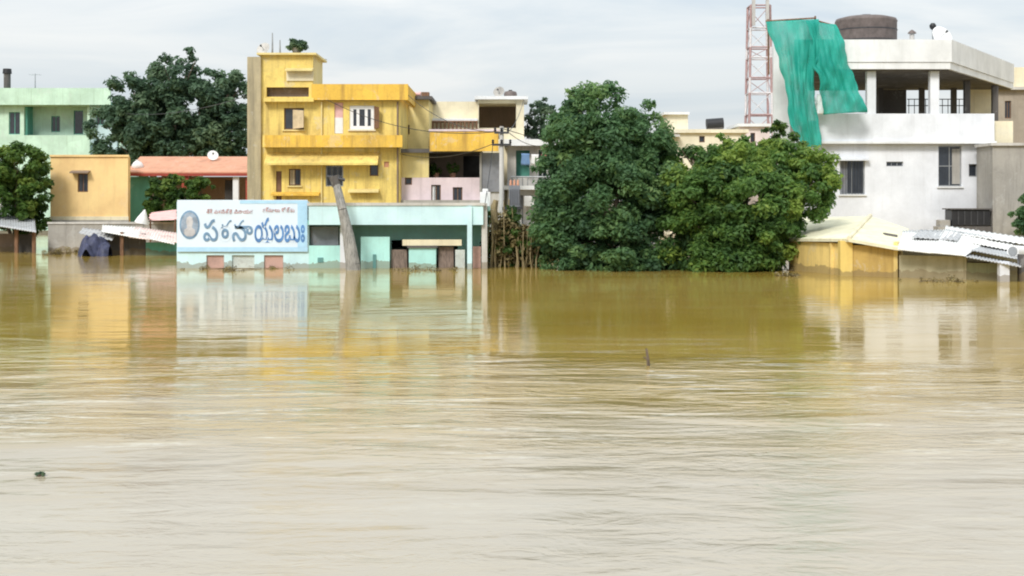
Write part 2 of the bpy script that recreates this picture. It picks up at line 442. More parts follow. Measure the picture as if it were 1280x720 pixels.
# ------------------------------------------------------------------ foliage
def foliage(name, mat, lobes, n_clump, n_leaf, size, seed, parent, droop=0.0, clump_r=0.16, zmin=-0.15, tint_bias=0.0):
    """One crown mesh: thousands of small folded leaves in clumps spread through ellipsoid lobes."""
    rs = np.random.RandomState(seed)
    off = np.array(world_off(parent))
    cen = []; rad = []; tin = []
    tot = sum((l[3] * l[4] + l[4] * l[5] + l[3] * l[5]) for l in lobes)
    for (cx, cy, cz, rx, ry, rz, *lobe_tint) in lobes:
        k = max(3, int(n_clump * (rx * ry + ry * rz + rx * rz) / tot))
        d = rs.normal(size=(k, 3)); d /= np.linalg.norm(d, axis=1)[:, None]
        rr = 0.55 + 0.5 * rs.rand(k) ** 0.6
        sprig = rs.rand(k) < 0.14                     # shoots that break the outline
        rr = np.where(sprig, 1.02 + 0.2 * rs.rand(k), rr)
        c = np.array([cx, cy, cz]) + d * rr[:, None] * np.array([rx, ry, rz])
        cen.append(c)
        r = (rx * ry * rz) ** (1 / 3.0)
        rad.append((r * clump_r * (0.6 + 0.9 * rs.rand(k)) + min(0.10, r * .4)) * np.where(sprig, 0.6, 1.0))
        tin.append(np.clip(rs.normal(0.40 + tint_bias + (lobe_tint[0] if lobe_tint else 0), 0.24, k), 0, 1))
    cen = np.concatenate(cen); rad = np.concatenate(rad); tin = np.concatenate(tin)
    w = rad ** 1.6; w /= w.sum()
    idx = rs.choice(len(cen), n_leaf, p=w)
    dirs = rs.normal(size=(n_leaf, 3)); dl = np.linalg.norm(dirs, axis=1)[:, None]
    dirs /= dl
    q = rs.rand(n_leaf)[:, None] ** 0.45
    pos = cen[idx] + dirs * q * rad[idx][:, None] * np.array([1.15, 1.15, 0.85])
    keep = pos[:, 2] > zmin
    pos, dirs, idx = pos[keep], dirs[keep], idx[keep]; n = len(pos)
    nor = dirs * 0.7 + rs.normal(size=(n, 3)) * 0.55 + np.array([0, 0, 0.65])
    nor /= np.linalg.norm(nor, axis=1)[:, None]
    a = np.cross(nor, rs.normal(size=(n, 3))); a /= np.linalg.norm(a, axis=1)[:, None] + 1e-9
    a[:, 2] -= droop; a /= np.linalg.norm(a, axis=1)[:, None] + 1e-9
    b = np.cross(nor, a); b /= np.linalg.norm(b, axis=1)[:, None] + 1e-9
    s = (size * (0.6 + 0.8 * rs.rand(n)))[:, None]
    v = np.empty((n, 4, 3))
    v[:, 0] = pos - a * s; v[:, 2] = pos + a * s
    v[:, 1] = pos + b * s * 0.45 + nor * s * 0.15; v[:, 3] = pos - b * s * 0.45 + nor * s * 0.15
    v = v.reshape(-1, 3) - off
    me = bpy.data.meshes.new(name)
    me.vertices.add(n * 4); me.loops.add(n * 4); me.polygons.add(n)
    me.vertices.foreach_set('co', v.ravel().astype(np.float32))
    me.loops.foreach_set('vertex_index', np.arange(n * 4, dtype=np.int32))
    me.polygons.foreach_set('loop_start', np.arange(0, n * 4, 4, dtype=np.int32))
    at = me.attributes.new('tint', 'FLOAT', 'FACE')
    at.data.foreach_set('value', np.clip(tin[idx] + rs.normal(0, 0.13, n), 0, 1).astype(np.float32))
    me.materials.append(mat); me.update(calc_edges=True)
    o = bpy.data.objects.new(name, me); COL.objects.link(o); o.parent = parent
    return o

def plant(kind, label, cat, base, lobes, mat, n_clump, n_leaf, size, seed, trunk_r=0.2, trunk_h=None, group=None, droop=0.0, part='crown', stem='trunk', clump_r=0.16, tint_bias=0.0, bark='bark', zmin=-0.15):
    t = thing(kind, label, cat, base, group)
    rs = random.Random(seed)
    top = max(l[2] + l[5] * 0.4 for l in lobes) if trunk_h is None else trunk_h
    b = Vector(base); mb = MB()
    cx = sum(l[0] for l in lobes) / len(lobes); cy = sum(l[1] for l in lobes) / len(lobes)
    fork = b.lerp(Vector((cx, cy, top)), 0.35)
    fork.x += 0.1
    mb.path([b, b.lerp(fork, 0.5) + Vector((rs.uniform(-.1, .1), 0, 0)), fork], [trunk_r * 1.3, trunk_r, trunk_r * 0.85], 10)
    for l in lobes:
        e = Vector(l[:3]); mid = fork.lerp(e, 0.5) + Vector((rs.uniform(-.2, .2), rs.uniform(-.2, .2), rs.uniform(0, .3)))
        mb.path([fork, mid, e], [trunk_r * 0.6, trunk_r * 0.38, trunk_r * 0.18], 7)
        for k in range(3):
            q = e + Vector((rs.uniform(-1, 1) * l[3], rs.uniform(-1, 1) * l[4], rs.uniform(0.1, 1) * l[5])) * 0.75
            mb.path([mid.lerp(e, 0.6), q], [trunk_r * 0.2, trunk_r * 0.07], 5)
    mb.build(stem, M[bark], t)
    foliage(part, M[mat], lobes, n_clump, n_leaf, size, seed, t, droop, clump_r, zmin, tint_bias)
    return t

def L(px, py, Y, rpx, rpy, ry=None, lobe_tint=0.0):        # crown lobe: its centre and radii as they stand at depth Y, plus a leaf tone shift
    s = Y / F
    return (X(px, Y), Y, Z(py, Y), rpx * s, (ry if ry else (rpx + rpy) / 2 * s), rpy * s, lobe_tint)

# ------------------------------------------------------------------ windows
def window(root, px0, px1, py0, py1, Y, frame='frame_brown', pane='glass', bars=1, rec=0.12, fw=0.06, grille=False, name='window', sill=None, cross=0, curtain=None, side=0.45):
    x0, x1, z0, z1 = X(px0, Y), X(px1, Y), Z(py1, Y), Z(py0, Y)
    y = Y + rec; e = 0.003
    f = MB()
    f.box(x0 + e, x0 + fw, y, y + .06, z0 + e, z1 - e); f.box(x1 - fw, x1 - e, y, y + .06, z0 + e, z1 - e)
    f.box(x0 + fw, x1 - fw, y, y + .06, z0 + e, z0 + fw); f.box(x0 + fw, x1 - fw, y, y + .06, z1 - fw, z1 - e)
    for i in range(bars):
        c = x0 + (x1 - x0) * (i + 1) / (bars + 1)
        f.box(c - fw * .4, c + fw * .4, y + .003, y + .057, z0 + fw, z1 - fw)
    for i in range(cross):
        c = z0 + (z1 - z0) * (i + 1) / (cross + 1)
        f.box(x0 + fw, x1 - fw, y + .006, y + .05, c - fw * .35, c + fw * .35)
    wnd = f.build(name, M[frame], root)
    MB().box(x0 + fw * .6, x1 - fw * .6, y + .025, y + .04, z0 + fw * .6, z1 - fw * .6).build('pane', M[pane], wnd)
    if curtain:
        vs = []; fs = []; n = 24; xa = x0 + fw; xb = x0 + fw + (x1 - x0 - 2 * fw) * side
        for zz in (z0 + fw, z1 - fw):
            for i in range(n + 1):
                vs.append((xa + (xb - xa) * i / n, y + .012 + .008 * math.sin(i * 1.3), zz))
        for i in range(n): fs.append((i, i + 1, n + 2 + i, n + 1 + i))
        MB().add(vs, fs, True).build('curtain', M[curtain], wnd)
    if grille:
        g = MB(); n = max(3, int((x1 - x0) / 0.16))
        for i in range(1, n):
            c = x0 + (x1 - x0) * i / n
            g.tube((c, Y + .06, z0), (c, Y + .06, z1), 0.012, n=5)
        g.build('grille', M['dark_metal'], wnd)
    if sill:
        MB().box(x0 - .08, x1 + .08, Y - .1, Y - .002, z0 - .08, z0 - .003).build('sill', M[sill], wnd)
    return wnd

def sunshade(root, px0, px1, py, Y, out, mat, th=0.09, drop=0.12, name='sunshade'):
    x0, x1, z = X(px0, Y), X(px1, Y), Z(py, Y)
    return MB().prism([(x0, Y - .003, z), (x0, Y - out, z - drop), (x0, Y - out, z - drop - th), (x0, Y - .003, z - th)], (x1 - x0, 0, 0)).build(name, M[mat], root)

def shell(root, x0, x1, y0, y1, z0, z1, mat, name='side_wall', roof=True, th=0.2, roofmat=None, side=True):
    """Side and rear walls and the roof slab behind a facade, so the rooms behind the openings are dark."""
    if side:
        MB().box(x0, x0 + th, y0, y1, z0, z1).build(name, M[mat], root)
        MB().box(x1 - th, x1, y0, y1, z0, z1).build(name, M[mat], root)
    MB().box(x0 + th, x1 - th, y1 - th, y1, z0, z1).build('rear_wall', M[mat], root)
    if roof:
        MB().box(x0 + th, x1 - th, y0, y1 - th, z1 - 0.2, z1 - 0.02).build('roof', M[roofmat or mat], root)

ZB = -2.2      # foundations stand on the drowned ground

# ================================================================== 1 turquoise shop row
Y = 62.0
t = thing('shop_building', 'long flat-roofed turquoise shop building half drowned, with pale blue fascia', 'building', (X(415, Y), Y, 0))
xl, xr = X(221, Y), X(609, Y)
# left shop front under the banner
MB().pwall(221, 386, 252, 400, Y, 0.2, [(258, 280, 319, 400), (330, 354, 319, 400), (290, 318, 319, 400)]).build('facade', M['turq_pale'], t)
for (a, b, m) in ((258, 280, 'shutter_pink'), (330, 354, 'shutter_pink'), (290, 318, 'shutter_pale')):
    MB().pb(a, b, 319, 400, Y + .1, 0.04).build('shutter', M[m], t)
# right half: fascia above an open verandah
MB().pb(386, 604, 257, 281, Y - 0.5, 0.18).build('fascia', M['turq_pale'], t)
MB().pb(384, 606, 253.5, 257, Y - 0.55, 1.2).build('coping', M['concrete_pale'], t)
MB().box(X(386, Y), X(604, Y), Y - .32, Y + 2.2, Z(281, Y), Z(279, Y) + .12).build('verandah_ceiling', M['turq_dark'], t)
MB().pwall(386, 604, 281.5, 400, Y + 2.0, 0.2, [(489, 512, 300, 400), (546, 572, 300, 400)]).build('verandah_wall', M['turq'], t)
MB().pb(386, 425, 307, 400, Y, 0.2).build('front_wall', M['turq'], t)
MB().pb(388, 423, 283, 307, Y + .35, 0.06).build('shutter', M['shutter_grey'], t)
MB().pb(425, 433, 282, 400, Y - .05, 0.3).build('pillar', M['white'], t)
MB().pb(451, 487, 296, 400, Y, 0.25).build('front_wall', M['turq'], t)
MB().pb(503, 577, 299.5, 307, Y, 0.22).build('lintel', M['cream'], t)
MB().pb(511, 545, 310, 400, Y - .02, 0.2).build('counter_wall', M['turq'], t)
MB().pb(509, 547, 307.5, 310, Y - .12, 0.5).build('counter_top', M['concrete_dark'], t)
M['old_door'] = bark_mat('old grey brown door', (0.25, 0.19, 0.16))
MB().pb(489, 509, 312, 400, Y + .3, 0.06).build('door', M['old_door'], t)
MB().pb(548, 567, 308, 400, Y + .3, 0.06).build('door', M['old_door'], t)
MB().pb(584, 590, 258, 400, Y - .62, 0.12).build('pillar', M['turq_pale'], t)
MB().pb(602, 609, 254, 400, Y - .3, 0.35).build('pillar', M['concrete_pale'], t)
MB().pb(569, 581, 312, 400, Y + .1, 0.06).build('shutter', M['shutter_pale'], t)
MB().pb(591, 601, 308, 400, Y + .1, 0.06).build('shutter', M['shutter_pink'], t)
MB().pb(466, 470, 318, 400, Y - .06, 0.05).build('downpipe', M['teal_cloth'], t)
MB().pb(397, 404, 322, 328, Y - .03, 0.027).build('number_plate', M['teal_cloth'], t)
shell(t, xl, xr, Y + .2, Y + 9, ZB, Z(258, Y), 'turq', roofmat='concrete')
# things on and before it
sg = thing('shop_banner', 'white and blue shop banner with large blue script and round portrait emblem', 'banner', (X(303, Y), Y - .09, 0))
bn_ = MB().pb(221.5, 384.5, 250, 315, Y - .09, 0.05).build('banner_sheet', M['banner'], sg, bevel=0.01)
MB().pb(221.5, 384.5, 309, 314.6, Y - .102, 0.008).build('blue_band', M['banner_blue'], bn_)
MB().pb(300, 384, 250.5, 254.5, Y - .102, 0.008).build('blue_band', M['banner_blue'], bn_)
MB().pb(372, 384, 254.6, 308.8, Y - .102, 0.008).build('blue_band', M['banner_blue'], bn_)
def disc(px, py, rx, ry, Yd, d, rot=0, n=28):
    pts = []
    for i in range(n):
        a = 2 * math.pi * i / n
        u, v = rx * math.cos(a), ry * math.sin(a)
        pts.append(P(px + u * math.cos(rot) - v * math.sin(rot), py + u * math.sin(rot) + v * math.cos(rot), Yd))
    return MB().prism(pts, (0, d, 0))
em = disc(237, 281, 12.5, 18, Y - .108, 0.015).build('emblem', M['ink_dark'], sg)
disc(237, 281, 10.8, 15.8, Y - .115, 0.012).build('emblem_ground', plain_mat('emblem grey', (0.30, 0.37, 0.47), 0.7, 0.4), em)
bust = [P(237 + u, 281 + v, Y - .123) for u, v in ((-7, 11), (-6.5, 6), (-3, 3.5), (-3.4, 1), (-4.4, -4), (-3.4, -9), (0, -11), (3.4, -9), (4.4, -4), (3.4, 1), (3, 3.5), (6.5, 6), (7, 11), (4, 14), (-4, 14))]
MB().prism(bust, (0, 0.012, 0)).build('portrait', plain_mat('pale portrait print', (0.55, 0.54, 0.56), 0.7, 0.3), em)
def text(body, px, py, hpx, Yd, mat, name, parent, wpx=None, ext=0.006, bold=0.0):
    cu = bpy.data.curves.new(name, 'FONT'); cu.body = body; cu.size = 1; cu.extrude = ext; cu.offset = bold
    o = bpy.data.objects.new('tmp', cu); COL.objects.link(o)
    dg = bpy.context.evaluated_depsgraph_get(); dg.update()
    me = bpy.data.meshes.new_from_object(o.evaluated_get(dg))
    bpy.data.objects.remove(o)
    n = len(me.vertices); co = np.empty(n * 3, dtype=np.float32); me.vertices.foreach_get('co', co); co = co.reshape(-1, 3)
    mn, mx = co.min(0), co.max(0)
    s = Yd / F; h = hpx * s; wd = (wpx * s) if wpx else h * (mx[0] - mn[0]) / (mx[1] - mn[1])
    u = (co[:, 0] - mn[0]) / (mx[0] - mn[0]); v = (co[:, 1] - mn[1]) / (mx[1] - mn[1])
    wc = np.stack([X(px, Yd) + u * wd, Yd - co[:, 2], Z(py, Yd) + v * h], 1) - np.array(world_off(parent))
    me.vertices.foreach_set('co', wc.ravel().astype(np.float32)); me.update()
    me.materials.clear(); me.materials.append(M[mat])
    o = bpy.data.objects.new(name, me); COL.objects.link(o); o.parent = parent
    return o
text('పఠనా', 254, 302, 28, Y - .108, 'ink_dark', 'lettering', sg, 62, bold=0.012)
text('యలబుః', 318, 303, 31, Y - .108, 'ink_blue', 'lettering', sg, 63, bold=0.014)
text('శ్రీ వరసిద్ధి వినాయక', 258, 267.5, 6.5, Y - .108, 'ink_red', 'lettering', sg, 58, bold=0.02)
text('కర్నూలు రోడ్డు', 328, 265, 6, Y - .116, 'ink_red', 'lettering', sg, 40, bold=0.02)

Yp = 60.3
mb = MB()
pts = [P(443, 352, Yp), P(441, 330, Yp), P(435.5, 295, Yp), P(428, 262, Yp), P(420, 228, Yp + .2)]
mb.path(pts, [0.33, 0.31, 0.25, 0.2, 0.17], 12)
lp = thing('leaning_post', 'leaning weathered grey post rising from the flood before the turquoise shop', 'post', (pts[1].x, Yp, 0))
mb.build('shaft', M['pole'], lp)
MB().tube(P(421, 233, Yp + .2), P(417, 220, Yp + .2), 0.19, 0.22, 12).build('cap', M['concrete_dark'], lp)
MB().tube(P(409, 221, Yp + .15), P(431, 225, Yp + .15), 0.07, n=8).build('crossbar', M['dark_metal'], lp)

# ================================================================== 2 yellow house
Y = 78.0
t = thing('yellow_house', 'tall yellow three-storey house with rooftop stair tower and grey side strip', 'building', (X(410, Y), Y, 0))
holes = [(355, 380, 135, 162), (418, 429, 128, 167), (437, 468, 132, 162), (361, 376, 211, 232), (407, 429, 207, 233), (462, 473, 205, 220), (345, 352, 214, 262), (480, 486, 202, 209)]
MB().pwall(326, 500, 126, 400, Y, 0.25, holes).build('facade', M['yellow'], t)
MB().pwall(326, 391, 69, 126, Y, 0.25, [(333, 386, 109, 121)]).build('tower_wall', M['yellow'], t)
MB().box(X(333, Y), X(386, Y), Y + .5, Y + .6, Z(122, Y), Z(108, Y)).build('tower_recess', M['brown_wall'], t)
MB().box(X(326, Y), X(326, Y) + .25, Y + .25, Y + 4, Z(126, Y), Z(69, Y)).build('tower_wall', M['yellow'], t)
MB().box(X(391, Y) - .25, X(391, Y), Y + .25, Y + 4, Z(126, Y), Z(69, Y)).build('tower_wall', M['pale_yellow'], t)
MB().box(X(326, Y) + .25, X(391, Y) - .25, Y + 3.75, Y + 4, Z(126, Y), Z(69, Y)).build('tower_wall', M['yellow'], t)
MB().box(X(322, Y), X(396, Y), Y - .3, Y + 4.3, Z(69, Y), Z(66.5, Y)).build('tower_roof', M['pale_yellow'], t)
sunshade(t, 358, 392, 85, Y, 0.5, 'pale_yellow')
MB().pb(358, 391.5, 89, 101, Y - .08, 0.077).build('plaster_panel', M['cream'], t)
MB().pb(309, 325.9, 71, 400, Y - .25, 3.0).build('stair_shaft', wall_mat('ochre grey plaster', (0.46, 0.39, 0.25), 0.6, (0.17, 0.15, 0.11)), t)
MB().pb(389.5, 510, 105, 125, Y - .45, 0.2).build('parapet', M['orange_yellow'], t)
MB().box(X(391, Y), X(510, Y), Y - .25, Y + .26, Z(125, Y), Z(121.5, Y)).build('roof_edge', M['yellow'], t)
MB().box(X(510, Y) - .2, X(510, Y), Y - .25, Y + 9, Z(125, Y), Z(106, Y)).build('parapet', M['orange_yellow'], t)
MB().pb(329, 392, 122.5, 127, Y - .5, 0.497).build('tower_ledge', M['yellow'], t)
MB().pb(331, 503, 169, 184, Y - .85, 0.15).build('balcony_front', M['orange_yellow'], t)
MB().box(X(331, Y), X(503, Y), Y - .70, Y - .003, Z(184.5, Y), Z(181, Y)).build('balcony_floor', M['yellow'], t)
MB().box(X(331, Y), X(331, Y) + .12, Y - .70, Y - .003, Z(181, Y), Z(169.5, Y)).build('balcony_side', M['yellow'], t)
MB().box(X(503, Y) - .12, X(503, Y), Y - .70, Y - .003, Z(181, Y), Z(169.5, Y)).build('balcony_side', M['yellow'], t)
sunshade(t, 334, 474, 190, Y, 0.9, 'yellow', 0.12, 0.62)
for a, b in ((436, 474),):
    sunshade(t, a, b, 236, Y, 0.45, 'pale_yellow')
sunshade(t, 340, 400, 240, Y, 0.4, 'orange_yellow')
window(t, 355, 380, 135, 162, Y, 'frame_brown', 'glass', 1, sill='pale_yellow')
MB().prism([P(366, 137, Y - .02), P(366, 161, Y - .02), P(379, 159.5, Y - .5), P(379, 138, Y - .5)], (0.03, 0.04, 0)).build('shutter', M['shutter_beige'], t)
window(t, 437, 468, 132, 162, Y, 'frame_white', 'glass', 2, 0.05, 0.2, sill='cream', cross=0)
MB().prism([P(467.5, 133, Y - .01), P(467.5, 161, Y - .01), P(473, 160, Y - .45), P(473, 134, Y - .45)], (0.04, 0.02, 0)).build('shutter', M['frame_brown'], t)
MB().pb(418.3, 428.7, 128.3, 147, Y + .1, 0.05).build('door', M['cloth_pink'], t)
MB().pb(418.3, 428.7, 147, 166.7, Y + .08, 0.05).build('door_panel', M['frame_white'], t)
window(t, 361, 376, 211, 232, Y, 'frame_brown', 'glass', 1, grille=True, sill='pale_yellow', curtain='shutter_beige')
window(t, 407, 429, 207, 233, Y, 'metal', 'glass', 2, cross=1, grille=True)
window(t, 462, 473, 205, 220, Y, 'frame_brown', 'glass', 0)
MB().pb(345.2, 351.8, 214.3, 262, Y + .1, 0.05).build('door', M['frame_brown'], t)
MB().pb(480.1, 485.9, 202.1, 208.9, Y + .08, 0.05).build('vent', M['tile'], t)
MB().tube(P(402, 127, Y - .12), P(402, 260, Y - .12), 0.05, n=8).build('downpipe', M['pale_yellow'], t)
MB().tube(P(497, 127, Y - .12), P(497, 260, Y - .12), 0.05, n=8).build('downpipe', M['brown_wall'], t)
shell(t, X(326, Y), X(500, Y), Y + .25, Y + 9, ZB, Z(122, Y), 'yellow', roofmat='concrete')
# roof clutter
def antenna(px, py0, py1, Yd, label, cat='antenna', elems=4, group=None, span=0.7):
    a = thing('roof_antenna', label, cat, (X(px, Yd), Yd, Z(py1, Yd)), group)
    MB().tube(P(px, py1, Yd), P(px, py0, Yd), 0.06, 0.03, 6).build('mast', M['metal'], a)
    if elems:
        z = Z(py0, Yd) - .1; x = X(px, Yd); e = MB()
        e.tube((x - .5, Yd, z), (x + .5, Yd, z), 0.02, n=5)
        for i in range(elems):
            xx = x - .45 + .9 * i / max(1, elems - 1); e.tube((xx, Yd - span / 2, z), (xx, Yd + span / 2, z), 0.012, n=5)
        e.build('aerial', M['metal'], a)
    return a
antenna(340.5, 41, 66.5, Y + 1.5, 'tall thin aerial mast on the yellow stair tower roof', elems=0)
antenna(350, 50, 66.5, Y + 2.5, 'short aerial mast beside the tall one on the stair tower', elems=0)
antenna(398, 72, 104, Y + 4.5, 'spidery television aerial just right of the yellow stair tower', elems=5)
b = (X(371, Y + 2), Y + 2, Z(66.5, Y + 2))
tk = thing('potted_shrub', 'dark green potted shrub on the yellow stair tower roof', 'plant', b)
MB().lathe(b, [(.22, 0), (.30, .28), (.32, .3)], 16).build('pot', M['concrete_dark'], tk)
foliage('leaves', M['leaf_far'], [(b[0] - .1, b[1], b[2] + .5, .55, .45, .28), (b[0] + .3, b[1], b[2] + .42, .35, .35, .22)], 30, 1500, .09, 44, tk, zmin=-9)
dsh = thing('satellite_dish', 'pale satellite dish at the left edge of the yellow stair tower roof', 'satellite dish', (X(330, Y + 1), Y + 1, Z(66.5, Y + 1)))
def dish(root, c, r, aim, mat='frame_white'):
    c = Vector(c); d = Vector(aim).normalized(); q = d.to_track_quat('Z', 'Y').to_matrix().to_4x4()
    mm = Matrix.Translation(c) @ q
    MB(mm).lathe((0, 0, 0), [(0.03, 0.0), (r * .5, r * .06), (r * .8, r * .16), (r, r * .27), (r * .97, r * .29), (r * .5, r * .09), (.03, 0.03)], 24).build('dish', M[mat], root)
    MB().tube(c + d * .02, c + d * r * .9, 0.018, n=6).build('feed_arm', M['metal'], root)
    MB().tube(c + d * r * .86, c + d * r * 1.02, 0.05, 0.07, n=8).build('feed_horn', M['black'], root)
    MB().tube((c.x, c.y, root.location.z), c - d * .05, 0.03, n=6).build('mount', M['metal'], root)
dish(dsh, (X(330, Y + 1), Y + 1, Z(62, Y + 1)), 0.4, (-.4, -1, .6), 'concrete_pale')

# rear block of the yellow house, right side
Y = 84.0
t = thing('rear_block', 'pale yellow block with dark roof slab just behind the yellow house', 'building', (X(517, Y), Y, 0))
MB().pwall(499, 536, 124, 400, Y, 0.2, [(504, 512, 156, 168)]).build('facade', M['pale_yellow'], t)
window(t, 504, 512, 156, 168, Y, 'frame_brown', 'glass', 0)
MB().pb(496, 540, 120, 124, Y - .5, 6).build('roof_slab', M['concrete_dark'], t)
MB().box(X(499, Y), X(499, Y) + .2, Y + .2, Y + 5, ZB, Z(124, Y)).build('side_wall', M['pale_yellow'], t)
MB().box(X(536, Y) - .2, X(536, Y), Y + .2, Y + 5, ZB, Z(124, Y)).build('side_wall', M['pale_yellow'], t)
ob = tag(MB().tube(P(511, 117.5, Y + .5), P(524, 117.5, Y + .5), 0.12, n=10).tube(P(524, 117.5, Y + .5), P(526, 117.5, Y + .5), 0.14, n=10).build('bedding_roll', M['cloth_pink']),
         'pink roll lying on the dark roof slab by the yellow parapet', 'roll')
ob = MB().box(X(526, Y), X(536, Y), Y + .3, Y + .9, Z(120, Y), Z(114.5, Y)).build('wooden_crate', M['wood'], bevel=.02)
tag(ob, 'brown crate on the dark roof slab beside a pink roll', 'crate')

# pink flat with yellow balcony
Y = 79.0
t = thing('pink_house', 'pink and cream house with long bright yellow balcony over dark verandah', 'building', (X(556, Y), Y, 0))
MB().pwall(500.5, 600, 222, 400, Y, 0.2, [(506, 515, 220, 231), (539, 551, 231, 252), (566, 578, 234, 252)]).build('facade', M['pink'], t)
MB().pb(500.5, 536, 191, 221.9, Y, 0.2).build('upper_wall', M['pale_yellow'], t)
window(t, 506, 515, 222.1, 231, Y, 'frame_brown', 'glass', 0)
window(t, 539, 551, 231, 252, Y, 'frame_brown', 'glass', 1, grille=True, curtain='cloth_white', side=.4)
window(t, 566, 578, 234, 252, Y, 'frame_brown', 'glass', 1)
MB().pb(500.5, 601, 186, 190.8, Y - .5, 7).build('floor_slab', M['concrete_dark'], t)  # dark tone paints the shadow under the balcony into the slab edge
MB().pb(537, 623, 164, 189, Y - 1.0, 0.14).build('balcony_front', M['orange_yellow'], t)
MB().box(X(537, Y), X(623, Y), Y - .86, Y + 6.5, Z(163, Y) - .2, Z(163, Y) - .05).build('balcony_floor', M['concrete'], t)
MB().pb(536, 624, 161.5, 164, Y - 1.05, 0.25).build('coping', M['pink'], t)
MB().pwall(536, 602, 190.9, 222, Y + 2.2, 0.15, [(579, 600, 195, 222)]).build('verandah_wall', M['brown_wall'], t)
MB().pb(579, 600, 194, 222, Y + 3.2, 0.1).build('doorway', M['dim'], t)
MB().pb(601, 625, 191, 240, Y - .1, 0.1).build('shutter', M['shutter_grey'], t)
MB().pb(599.5, 602, 190, 240, Y - .2, 0.2).build('pillar', M['concrete'], t)
MB().pb(601, 626, 240, 400, Y, 0.2).build('facade', M['concrete_pale'], t)
MB().pb(500, 602, 250, 254, Y - .6, 0.597).build('ledge', M['concrete'], t)
shell(t, X(500.5, Y), X(626, Y), Y + .2, Y + 7, ZB, Z(191, Y), 'concrete', roof=False)
for k, (px, h, m, lab) in enumerate(((545, 8, 'leaf_bush', 'low green potted plant on the dark verandah under the yellow balcony'), (566, 10, 'leaf_bush', 'taller green potted plant beside the verandah doorway'))):
    Yv = Y + 1.2; base = (X(px, Yv), Yv, Z(221, Yv) - .1)
    pt = thing('potted_plant', lab, 'plant', base, 'potted plants on the verandah')
    MB().lathe(base, [(0.13, 0), (0.19, 0.3), (0.21, 0.32)], 14).build('pot', M['tile'], pt)
    foliage('leaves', M[m], [(base[0], base[1], base[2] + .55, .34, .3, .3)], 12, 260, 0.09, 70 + k, pt, zmin=-9)
wb = MB().pb(600, 613, 240, 258, 63.5, .5).pb(603, 610, 236, 240, 63.6, .3).build('white_cabinet', M['frame_white'], bevel=.02)
tag(wb, 'small white cabinet standing at the right end of the turquoise roof', 'cabinet')

# ================================================================== 3 cream building behind
Y = 88.0
t = thing('cream_building', 'cream building with deep brown framed terrace opening behind the yellow balcony', 'building', (X(594, Y), Y, 0))
MB().pwall(534, 597, 127, 400, Y, 0.25).build('facade', M['cream'], t)
MB().pwall(597, 655, 122, 400, Y - .3, 0.3, [(598.5, 645, 129, 160)]).build('terrace_frame', M['cream'], t)
MB().pb(596, 650, 124, 172, Y + 3.5, 0.2).build('terrace_wall', M['brown_wall'], t)
MB().box(X(597, Y), X(655, Y), Y, Y + 3.5, Z(129, Y), Z(124, Y)).build('terrace_roof', M['cream'], t)
MB().box(X(648, Y), X(655, Y), Y, Y + 7, ZB, Z(129.1, Y)).build('side_wall', M['cream'], t)
MB().pb(593, 660, 120, 124, Y - .7, 5).build('roof_slab', M['white_roof'], t)
MB().pb(530, 597, 148, 151, Y - .5, 0.497).build('sunshade', M['white_roof'], t)
MB().box(X(534, Y), X(534, Y) + .2, Y + .25, Y + 7, ZB, Z(127, Y)).build('side_wall', M['cream'], t)
MB().box(X(534, Y), X(597, Y), Y + .25, Y + 7, Z(129, Y), Z(127.5, Y)).build('roof', M['concrete'], t)
g = MB()
for px in range(536, 597, 5):
    g.tube(P(px, 162, Y - .9), P(px, 152, Y - .9), 0.06, n=6)
g.tube(P(534, 152, Y - .9), P(597, 152, Y - .9), 0.06, n=6)
g.build('railing', M['frame_brown'], t)
MB().pb(534, 597, 162, 166, Y - 1.0, 0.997).build('ledge', M['brown_wall'], t)
b = (X(638, Y + 2), Y + 2, Z(120, Y))
tk = thing('water_tank', 'small brown rooftop tank on the cream terrace building', 'water tank', b)
MB().lathe(b, [(0.40, 0), (0.42, .3), (0.36, .42), (0.1, .48)], 18).build('tank_body', M['tank'], tk)
MB().lathe(b, [(0.12, .475), (0.12, .53)], 12).build('lid', M['black'], tk)
dsh = thing('satellite_dish', 'brownish satellite dish beside the brown tank on the cream building', 'satellite dish', (X(624, Y + 1), Y + 1, Z(120, Y)))
dish(dsh, (X(624, Y + 1), Y + 1, Z(115.5, Y + 1)), 0.36, (-.3, -1, .5), 'concrete')

# ================================================================== 4 grey house and utility pole
Y = 84.0
t = thing('grey_house', 'pale grey unfinished house of stacked slabs beside the utility pole', 'building', (X(668, Y), Y, 0))
MB().pwall(634, 705, 182, 232, Y, 0.2, [(645, 662, 188, 222), (672, 684, 186, 226), (690, 700, 190, 226)]).build('facade', M['concrete_pale'], t)
MB().pwall(634, 705, 237, 284, Y, 0.2, [(640, 654, 244, 284), (670, 690, 246, 284)]).build('facade', M['concrete_pale'], t)
MB().pwall(634, 705, 289, 400, Y, 0.2, [(642, 660, 296, 400)]).build('facade', M['mud_wall'], t)
for a, c in ((174, 182), (232, 237), (284, 289)):
    MB().pb(630, 710, a, c, Y - .8, 8).build('floor_slab', M['white_roof'], t)
window(t, 672, 684, 186, 226, Y, 'frame_white', 'glass', 1, cross=1)
window(t, 690, 700, 190, 226, Y, 'frame_brown', 'glass', 1)
MB().pb(645, 662, 188, 222, Y + .8, 0.1).build('inner_wall', M['green_dark'], t)
MB().pb(640.2, 653.8, 244.2, 284, Y + .1, 0.06).build('door', M['shutter_grey'], t)
MB().pb(670.2, 689.8, 246.2, 284, Y + .1, 0.06).build('door', M['shutter_grey'], t)
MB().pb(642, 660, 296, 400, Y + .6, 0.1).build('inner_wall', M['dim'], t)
g = MB()
for k in range(10):
    px = 640 + k * 6.6
    g.tube(P(px, 232, Y - .75), P(px, 221, Y - .75), 0.03, n=5)
